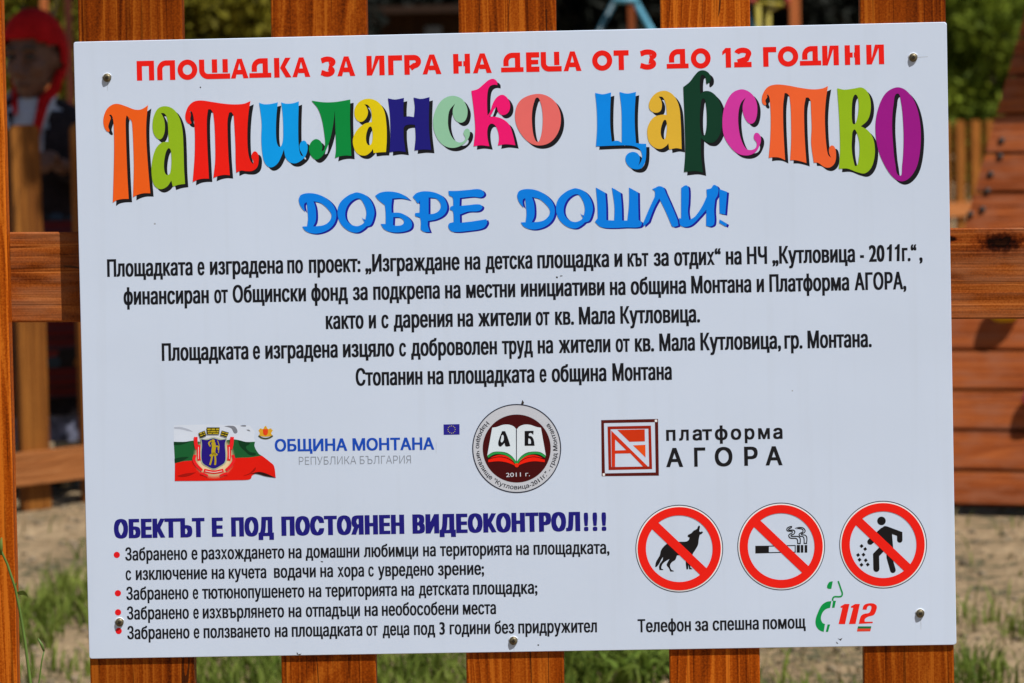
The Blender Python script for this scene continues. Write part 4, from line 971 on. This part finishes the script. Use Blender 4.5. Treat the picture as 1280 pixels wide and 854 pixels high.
jo = link('jacket', jm, dark, pers, True)
so = jo.modifiers.new('t', 'SOLIDIFY'); so.thickness = .006
bpy.context.view_layer.update(); apply_mods(jo)
MB().tube([(-.165, 0, 1.25), (-.20, .01, 1.12), (-.218, .02, 1.00), (-.203, -.02, .83)], [.062, .057, .053, .046], 16).build('sleeve', dark, pers, True)
MB().tube([(.165, 0, 1.25), (.205, -.008, 1.13), (.228, -.022, 1.035), (.185, -.11, 1.06), (.145, -.17, 1.088)], [.062, .057, .054, .047, .044], 16).build('sleeve', dark, pers, True)
cl = plain('white_collar_cloth', (.55, .58, .66), .85, .1)
for s in (-1, 1):
    MB().tube([(s*.075, .02, 1.335), (s*.085, -.06, 1.30), (s*.06, -.115, 1.235), (s*.045, -.135, 1.19)], [.022, .024, .02, .008], 10, .35).build('collar', cl, pers, True)
# skirt and folk apron
MB().loft([(0, 0, .985, .170, .130), (0, 0, .90, .195, .150), (0, 0, .6, .225, .185), (0, 0, .26, .255, .215)], 88, cap=False, fold=.035, nf=17).build('skirt', dark, pers, True)
MB().loft([(0, 0, .262, .24, .20), (0, 0, .17, .245, .205)], 66, cap=False, fold=.03, nf=17).build('underskirt', plain('pale_embroidered_cloth', (.16, .17, .24), .9, .1, 0, .8, 35), pers, True)
am, N, L, b = newmat('striped_apron_cloth'); tc = N.new('ShaderNodeTexCoord'); sp = N.new('ShaderNodeSeparateXYZ'); L.new(tc.outputs['Object'], sp.inputs[0])
rp = N.new('ShaderNodeValToRGB'); rp.color_ramp.interpolation = 'CONSTANT'
L.new(math_node(N, L, 'FRACT', math_node(N, L, 'MULTIPLY', sp.outputs[2], 6.1)), rp.inputs['Fac'])
e = rp.color_ramp.elements; e[0].position = 0; e[0].color = (.12, .008, .010, 1); e[1].position = .16; e[1].color = (.02, .012, .02, 1)
for p_, c_ in ((.20, (.14, .008, .010)), (.34, (.05, .02, .04)), (.38, (.13, .008, .012)), (.55, (.012, .010, .014)), (.95, (.05, .03, .06))):
    q = e.new(p_); q.color = (*c_, 1)
vo = N.new('ShaderNodeTexVoronoi'); vo.inputs['Scale'].default_value = 17; L.new(tc.outputs['Object'], vo.inputs['Vector'])
fl = math_node(N, L, 'MULTIPLY', math_node(N, L, 'LESS_THAN', vo.outputs['Distance'], .42), math_node(N, L, 'MULTIPLY', math_node(N, L, 'GREATER_THAN', math_node(N, L, 'FRACT', math_node(N, L, 'MULTIPLY', sp.outputs[2], 6.1)), .58), math_node(N, L, 'LESS_THAN', math_node(N, L, 'FRACT', math_node(N, L, 'MULTIPLY', sp.outputs[2], 6.1)), .92)))
fr = N.new('ShaderNodeValToRGB'); fr.color_ramp.interpolation = 'CONSTANT'; L.new(vo.outputs['Color'], fr.inputs['Fac'])
fr.color_ramp.elements[0].color = (.25, .09, .01, 1); fr.color_ramp.elements[1].position = .55; fr.color_ramp.elements[1].color = (.03, .06, .10, 1)
q = fr.color_ramp.elements.new(.4); q.color = (.2, .02, .02, 1)
mx = N.new('ShaderNodeMix'); mx.data_type = 'RGBA'; L.new(fl, mx.inputs[0]); L.new(rp.outputs['Color'], mx.inputs[6]); L.new(fr.outputs['Color'], mx.inputs[7])
L.new(mx.outputs[2], b.inputs['Base Color']); b.inputs['Roughness'].default_value = .9
ao = MB().loft([(0, -.004, .975, .176, .138), (0, -.006, .90, .204, .16), (0, -.008, .6, .236, .198), (0, -.010, .32, .262, .226)], 40, R(208), R(332), cap=False).build('apron', am, pers, True)
so = ao.modifiers.new('t', 'SOLIDIFY'); so.thickness = .004; bpy.context.view_layer.update(); apply_mods(ao)
for s in (-1, 1):
    MB().tube([(s*.081, .006, .24), (s*.080, .012, .10)], [.050, .043], 14).build('stocking', plain('white_stocking', (.6, .6, .58), .9, .1), pers, True)
    MB().ell((s*.08, -.055, .045), (.050, .13, .048), 16).build('shoe', plain('black_shoe', (.02, .018, .018), .5), pers, True)

# ------------------------------------------------------------------ foliage builders
def foliage(center, rad, nclump, nleaf, size, seed, spread=.28, squash=1.0):
    rnd = random.Random(seed); V = []; F = []; cl = []
    for i in range(nclump):
        v = Vector((rnd.gauss(0, 1), rnd.gauss(0, 1), rnd.gauss(0, 1))).normalized()*rnd.uniform(.35, 1.0)
        cl.append((Vector((center[0]+v.x*rad[0], center[1]+v.y*rad[1], center[2]+v.z*rad[2])), rnd.uniform(.6, 1.2)*spread*min(rad)))
    for i in range(nleaf):
        c, s = cl[rnd.randrange(nclump)]
        d = Vector((rnd.gauss(0, 1), rnd.gauss(0, 1), rnd.gauss(0, 1)*squash)); d = d.normalized()*s*rnd.random()**.4*1.3
        p = c+d
        if p.z < .02: continue
        nrm = (d.normalized()*.6+Vector((rnd.uniform(-1, 1), rnd.uniform(-1, 1), rnd.uniform(-.2, 1)))).normalized()
        a = nrm.orthogonal().normalized(); a.rotate(Matrix.Rotation(rnd.uniform(0, 6.28), 3, nrm)); b_ = nrm.cross(a)
        l = size*rnd.uniform(.6, 1.3); wd = l*.5; k = len(V)
        V += [p-a*l*.5, p+b_*wd*.5+nrm*l*.06, p+a*l*.5-nrm*l*.1, p-b_*wd*.5+nrm*l*.06]; F.append((k, k+1, k+2, k+3))
    return mesh(V, F), cl
bark = plain('tree_bark', (.085, .06, .042), .95, .1, 0, .5, 25, .8)
def plant(name, loc, h0, rad, nclump, nleaf, size, mat, seed, label, cat, group=None, trunk_r=.06, part='foliage', tname='trunk', spread=.28):
    root = empty(name, loc); tag(root, label, cat, group)
    me, cl = foliage((0, 0, h0), rad, nclump, nleaf, size, seed, spread); link(part, me, mat, root)
    rnd = random.Random(seed+1)
    t = MB(); top = max(.3, h0-rad[2]*.2)
    t.tube([(0, 0, -.05), (.02*rnd.uniform(-1, 1), 0, top*.5), (.04*rnd.uniform(-1, 1), .02, top), (0.03, .03, h0+rad[2]*.5)], [trunk_r*1.2, trunk_r, trunk_r*.7, trunk_r*.2], 10)
    for c, s in cl[:14]:
        z0 = min(top, max(.15, c.z*.6)); t.tube([(0, 0, z0), (c.x*.5, c.y*.5, (z0+c.z)/2+.03), tuple(c)], [trunk_r*.5, trunk_r*.3, trunk_r*.1], 6)
    t.build(tname, bark, root, True)
    return root
L_yel = leafmat('yellow_green_leaf', (.10, .095, .008), (.30, .25, .03), 2.2, .3)
L_mid = leafmat('mid_green_leaf', (.035, .062, .004), (.27, .34, .035), 2.6, .4)
L_drk = leafmat('dark_needle', (.004, .0055, .0045), (.014, .016, .012), 1.5, .1)
L_olv = leafmat('olive_leaf', (.055, .046, .006), (.26, .23, .018), 2.4, .3)
def gxy(px, D): p = world(px, 160, D); return (p.x, p.y, 0)
plant('bush', gxy(28, 17), 1.5, (.75, .6, 1.5), 60, 6500, .085, L_yel, 11, 'yellow green bush rising behind the woman in the red headscarf', 'bush', trunk_r=.04, tname='stem')
plant('bush', gxy(78, 19.5), 1.4, (.5, .5, 1.5), 40, 4500, .085, L_mid, 12, 'dark green shrub behind the headscarf, next to the first wide picket', 'bush', trunk_r=.04, tname='stem')
plant('bush', gxy(285, 15.5), 1.35, (.62, .6, 1.35), 60, 7000, .085, L_olv, 13, 'olive green bush seen through the first gap above the board', 'bush', trunk_r=.04, tname='stem')
plant('bush', gxy(1246, 27), 1.9, (1.15, .9, 1.8), 110, 15000, .10, L_mid, 14, 'dense mid green bush right of the board, behind the far pickets', 'bush', trunk_r=.05, tname='stem')
for i, (px, D, lab) in enumerate(((420, 33, 'dark conifer behind the brown shed, left of the centre picket'), (640, 34, 'dark conifer hidden mostly by the third picket'), (790, 32, 'dark conifer behind the light blue swing frame'), (900, 36, 'dark conifer hidden mostly by the fourth picket'), (1040, 33, 'dark conifer behind the yellow climbing frame'), (1170, 38, 'dark conifer behind the dense green bush'))):
    plant('conifer', gxy(px, D), 2.4, (1.25, 1.0, 2.3), 70, 7000, .19, L_drk, 30+i, lab, 'tree', 'dark conifers beyond the playground', .12, 'crown', 'trunk', .42)
plant('bush', gxy(30, 24), 1.8, (1.1, .8, 1.8), 90, 9000, .12, L_olv, 21, 'large olive bush farthest back at the left edge', 'bush', trunk_r=.05, tname='stem')
plant('bush', gxy(300, 22), 1.7, (1.0, .8, 1.7), 90, 9000, .12, L_drk, 22, 'dark bush behind the olive green one in the first gap', 'bush', trunk_r=.05, tname='stem')
# unseen tree added to shade the woman; trunk hidden behind the second wide picket
tr = empty('shade_tree', gxy(404, 9.3)); tag(tr, 'unseen broadleaf tree added to shade the woman, trunk hidden by the second wide picket', 'tree')
me, cl = foliage((-.15, .36, 3.5), (1.0, .75, .5), 60, 14000, .10, 77, .36); link('crown', me, L_mid, tr)
t = MB(); t.tube([(0, 0, -.1), (.02, 0, .8), (-.02, .02, 1.9), (-.1, .03, 2.9), (-.15, .05, 3.6)], [.10, .08, .07, .05, .015], 12)
for c, s in cl[:16]: t.tube([(-.06, .02, 2.3), tuple((Vector((-.06, .02, 2.3))+c)/2+Vector((0, 0, .12))), tuple(c)], [.03, .018, .005], 6)
t.build('trunk', bark, tr, True)

# far wood that closes the view behind everything
V_, F_ = [], []
rw = random.Random(8)
for i in range(34):
    x = -46+i*2.8+rw.uniform(-.8, .8); h = rw.uniform(2.6, 4.2)
    m_, _ = foliage((x, rw.uniform(50, 58), h), (2.2, 1.8, h*.95), 26, 700, .55, 500+i, .45)
    n_ = len(V_); V_ += [tuple(v.co) for v in m_.vertices]; F_ += [tuple(k+n_ for k in p.vertices) for p in m_.polygons]
tag(link('woodland', mesh(V_, F_), leafmat('far_wood_leaf', (.012, .020, .006), (.06, .075, .018), .5, .25)), kind='stuff')

# ------------------------------------------------------------------ climbing ramp on the right, with an added shade roof
gl = ground(1190, 643); gr_ = ground(1280, 651)
dirx = Vector((gr_.x-gl.x, gr_.y-gl.y, 0)); dirx = Vector((math.cos(R(-20)), math.sin(R(-20)), 0))
nf_ = Vector((dirx.y, -dirx.x, 0))                     # towards the camera
if nf_.y > 0: nf_ = -nf_
LEAN = R(17)
upv = (-nf_*math.sin(LEAN)+Vector((0, 0, 1))*math.cos(LEAN)); nrm = upv.cross(dirx).normalized()
if nrm.y > 0: nrm = -nrm
org = Vector((gl.x, gl.y, .03))
def face(px, py):
    d = fwd + rt*((px-640)/FPX) + up*((427-py)/FPX); o_ = Vector((0, 0, CAM_H))
    p = o_+d*((org-o_).dot(nrm)/d.dot(nrm)); q = p-org
    return q.dot(dirx), q.dot(upv)
RMx = Matrix((dirx, -nrm, upv)).transposed().to_4x4(); RMx.translation = org
ramp = empty('climbing_ramp', mat=RMx)
tag(ramp, 'orange plank climbing ramp with bolted holds leaning back on the right behind the board', 'climbing ramp')
wood_c = wood('ramp_plank_wood', 0, (.13, .026, .005), (.28, .062, .011), (.40, .105, .024), worn=(.30, .105, .05), scale=.6, rough=.6, spec=.2, bump=.2)
seams = [face(1240, y)[1] for y in (588, 538, 487, 437)]
pw = abs(seams[0]-seams[-1])/3
l1 = face(1207, 280); l2 = face(1242, 155); l3 = face(1280, 50)
sl2 = (l2[0]-l1[0])/(l2[1]-l1[1])
zs = [0]; v = seams[0]
if v > .02: zs.append(v)
while zs[-1] < face(1280, 20)[1]+.25: zs.append(zs[-1]+pw)
left = lambda v: l1[0]+(v-l1[1])*sl2
pm = MB()
for i in range(len(zs)-1):
    a, b_ = zs[i]+.0055, zs[i+1]-.0055
    x0, x1 = left(a), left(b_); XR = 1.25
    e2 = random.uniform(0, .003)
    vs = [(x0, 0+e2, a), (XR, 0+e2, a), (XR, .028, a), (x0, .028, a), (x1, 0+e2, b_), (XR, 0+e2, b_), (XR, .028, b_), (x1, .028, b_)]
    pm.add(vs, [(0,3,2,1),(4,5,6,7),(0,1,5,4),(1,2,6,5),(2,3,7,6),(3,0,4,7)])
pm.build('board_panel', wood_c, ramp)
MB().add([(left(0)+.02, .030, .0), (1.24, .030, .0), (1.24, .042, .0), (left(0)+.02, .042, .0), (left(zs[-1])+.02, .030, zs[-1]), (1.24, .030, zs[-1]), (1.24, .042, zs[-1]), (left(zs[-1])+.02, .042, zs[-1])], [(0,3,2,1),(4,5,6,7),(0,1,5,4),(1,2,6,5),(2,3,7,6),(3,0,4,7)]).build('seam_shade_sheet', plain('seam_shade_dark', (.05, .018, .008), .9, .05), ramp)  # added dark sheet, stands in for shade in the plank seams
fr_ = MB()
vt = zs[-1]
for k in (.06, 1.05):
    fr_.tube([(left(0)+k if k < .5 else k, .075, -.05), (left(vt)+k if k < .5 else k, .075, vt)], .026, 6)
fr_.build('frame', wood_c, ramp)
bolt = plain('dark_bolt', (.05, .04, .035), .5, .4, .6)
for px, py in ((1252, 176), (1250, 196), (1238, 218), (1234, 239), (1228, 262), (1213, 268)):
    a, b_ = face(px, py); MB().ell((a, -.002, b_), (.011, .006, .011), 12).build('bolt', bolt, ramp, True)
def hold(px, py, c, s, lab):
    a, b_ = face(px, py)
    m = MB().ell((a, -.022*s, b_), (.050*s, .046*s, .034*s), 18)
    rr = random.Random(px); m.v = [(x, min(y, 0.001), z) for x, y, z in [(x+.008*noise.noise(Vector((x*30, y*30, z*30))), y, z+.008*noise.noise(Vector((x*25, y*25, z*25+4)))) for x, y, z in m.v]]
    o = m.build('climbing_hold', plain('resin_hold', c, .6, .3, 0, .1, 60, .2), ramp, True); o['label'] = lab
hold(1258, 390, (.62, .40, .01), 1.0, 'yellow resin climbing hold')
hold(1301, 500, (.70, .10, .22), 1.0, 'pink resin climbing hold')
# unseen roof added over the ramp, overhang sized to shade its upper boards
roof = MB(); vr = face(1280, 4)[1]+.30; a0 = face(1240, 155)[1]
sv = SUN.dot(upv); sn = SUN.dot(nrm); sx = SUN.dot(dirx)
ov = (vr-a0)*sn/sv
roof.box((left(vr)-.7, -ov, vr), (2.2, .5, vr+.03)); roof.build('shade_roof_board', wood_c, ramp)
# ------------------------------------------------------------------ far fence on the right
ff = empty('picket_fence', gxy(1201, 24)); ff.rotation_euler = (0, 0, R(35)); tag(ff, 'small distant picket fence between the dense bush and the climbing ramp', 'fence')
for i in range(-6, 8): picket(.10, 1.20, .022, wood_b, ff, (i*.165, 0, -.005))
for zc in (.5,): MB().box((-1.0, -.03, zc-.055), (1.2, -.001, zc+.055)).build('rail', wood_br, ff)

# ------------------------------------------------------------------ playground things seen through the gaps
blue = plain('light_blue_paint', (.09, .30, .42), .4, .4, 0, .15, 20); dblue = plain('teal_paint', (.02, .07, .10), .4, .4)
D = 18.0
sw = empty('swing_set', gxy(785, D)); tag(sw, 'light blue tubular swing frame seen through the gap left of the fourth picket', 'swing')
def loc(px, py, dd): p = world(px, py, dd); return p-sw.location
ap = loc(780, -22, D); g1_ = loc(1024, 415, D); g1_.z = 0; g2_ = loc(560, 415, D); g2_.z = 0
MB().tube([ap, g1_], .0185, 12).build('leg', blue, sw, True); MB().tube([ap+Vector((0, .03, 0)), g2_], .016, 12).build('leg', dblue, sw, True)
c1 = loc(766, 1, D); c2 = loc(797, 1, D); MB().tube([c1-Vector((0, .04, 0)), c2-Vector((0, .04, 0))], .018, 10).build('brace', blue, sw, True)
e1 = ap+Vector((1.75, 2.2, .0)); MB().tube([ap, e1], .022, 12).build('beam', dblue, sw, True)
for s in (-1, 1): MB().tube([e1, Vector((e1.x+s*.33, e1.y, 0))], .0185, 12).build('leg', dblue, sw, True)
owood = wood('orange_post_wood', 2, (.30, .07, .02), (.48, .13, .035), (.58, .19, .06), scale=.5, rough=.6, spec=.2)
def post(px, D_, wd, h, label, mat=owood):
    p = empty('wooden_post', gxy(px, D_)); tag(p, label, 'post')
    MB().box((-wd/2, -wd/2, -.05), (wd/2, wd/2, h)).build('shaft', mat, p); MB().box((-wd/2-.008, -wd/2-.008, h+.0005), (wd/2+.008, wd/2+.008, h+.03)).build('cap', mat, p)
dwood = wood('dark_red_post_wood', 2, (.05, .012, .008), (.085, .02, .012), (.12, .03, .018), scale=.5, rough=.7, spec=.15)
post(792, 19.5, .042, 1.98, 'thin reddish brown wooden post beside the light blue swing frame', wood('red_brown_post_wood', 2, (.12, .03, .01), (.20, .05, .015), (.26, .07, .02), scale=.5, rough=.7, spec=.15))
post(995.5, 18, .058, 2.3, 'bright orange post right of the yellow climbing frame')
post(60, 15.2, .034, 2.3, 'thin orange brown post rising above the red headscarf')
post(90, 15.0, .032, 2.3, 'thin dark red post close to the first wide picket', dwood)
yel = plain('yellow_paint', (.34, .28, .03), .45, .4, 0, .12, 20); redp = plain('red_paint', (.30, .03, .015), .45, .4, 0, .12, 20)
cf = empty('jungle_gym', gxy(948, 17.5)); tag(cf, 'yellow tubular climbing frame seen through the gap right of the fourth picket', 'climbing frame')
lc = lambda px, py: world(px, py, 17.5)-cf.location
a = lc(947.5, 6); g = Vector((a.x+.02, a.y, -.02)); MB().tube([g, a], .015, 10).build('post', yel, cf, True)
bq = lc(977, 5.5); MB().tube([a+Vector((-.005, 0, .012)), bq], .012, 10).build('bar', yel, cf, True)
MB().tube([bq+Vector((0, .9, 0)), Vector((bq.x, bq.y+.9, 0))], .015, 10).build('post', yel, cf, True)
MB().tube([bq, bq+Vector((0, .9, 0))], .012, 10).build('bar', yel, cf, True)
MB().tube([lc(934, 1), lc(946, 1)], .016, 10).build('panel', redp, cf, True); MB().tube([lc(984.5, -6), lc(984.5, 9)], .016, 10).build('panel', redp, cf, True)
MB().tube([lc(931, 14)+Vector((0, .05, 0)), lc(945, 38)+Vector((0, .05, 0)), Vector((lc(1000, 100).x, .05, 0))], .016, 10).build('brace', blue, cf, True)
# brown shed and pale posts behind the second gap
sh = empty('shed', gxy(520, 26)); tag(sh, 'dark brown wooden shed with a pale window seen in the second gap', 'shed')
MB().box((-.75, 0, -.05), (.48, 1.6, 2.2)).build('wall', wood('shed_board_wood', 2, (.020, .009, .004), (.040, .018, .008), (.06, .028, .012), scale=.7, rough=.8, spec=.1), sh)
MB().box((-.95, -.25, 2.201), (.68, 1.8, 2.26)).build('roof', plain('shed_roof_felt', (.035, .02, .014), .9, .1), sh)
gw = plain('window_pane', (.11, .12, .135), .25, .5)
wx = lambda px: (px-520)/FPX*26
MB().box((wx(534), -.03, 1.0), (wx(555), -.001, 2.09)).build('window', gw, sh)
MB().box((wx(496), -.03, 1.0), (wx(505), -.001, 1.98)).build('window', plain('dim_pane', (.075, .06, .055), .3, .4), sh)

# ------------------------------------------------------------------ weed stem in front of the fence
wd_ = empty('weed', (0, 0, 0)); 
def wpt(px, py): a, b_ = uv(px, py, -.035); return SC+FM @ Vector((a, -.035, b_))
base = wpt(52, 1100); base.z = 0; wd_.location = base
tag(wd_, 'thin green weed stem leaning in front of the left edge picket', 'weed')
wl = lambda px, py: wpt(px, py)-base
stem = plain('green_stem', (.10, .17, .03), .5, .35, 0, .2, 30); leafg = leafmat('weed_leaf', (.08, .14, .02), (.16, .22, .05), 20, .3)
pts = [Vector((0, 0, 0)), wl(46, 980), wl(40, 870), wl(31, 800), wl(25, 765), wl(19, 735), wl(9, 705), wl(2, 690), wl(0.5, 676)]
MB().tube(smoothed := pts, [.0026, .0023, .0020, .0017, .0016, .0015, .0014, .0013, .0010], 8).build('stem', stem, wd_, True)
MB().tube([wl(52, 960), wl(48, 860), wl(52, 828), wl(55, 814)], [.0014, .0011, .0009, .0008], 8).build('stem', stem, wd_, True)
MB().tube([wl(55, 814), wl(52, 806), wl(47.5, 798)], [.0012, .0018, .0007], 8).build('bud', stem, wd_, True)
MB().tube([wl(1.5, 694), wl(1, 684), wl(2, 672)], [.0014, .0024, .0008], 8).build('bud', leafg, wd_, True)
def leaf(pts_, wdt):
    V = []; F = []; n = len(pts_)
    for i, p in enumerate(pts_):
        t = i/(n-1); h = wdt*math.sin(math.pi*min(.97, t*.9+.08)); V += [p+Vector((0, -.3*h, h)), p+Vector((0, .3*h, -h))]
    for i in range(n-1): F.append((2*i, 2*i+1, 2*i+3, 2*i+2))
    return mesh(V, F)
link('leaf', leaf([wl(20, 741), wl(24, 741.5), wl(29, 741), wl(33, 743), wl(36, 748)], .0028), leafg, wd_)
link('leaf', leaf([wl(18, 738), wl(19, 733), wl(21, 729), wl(20.5, 725)], .0022), leafg, wd_)
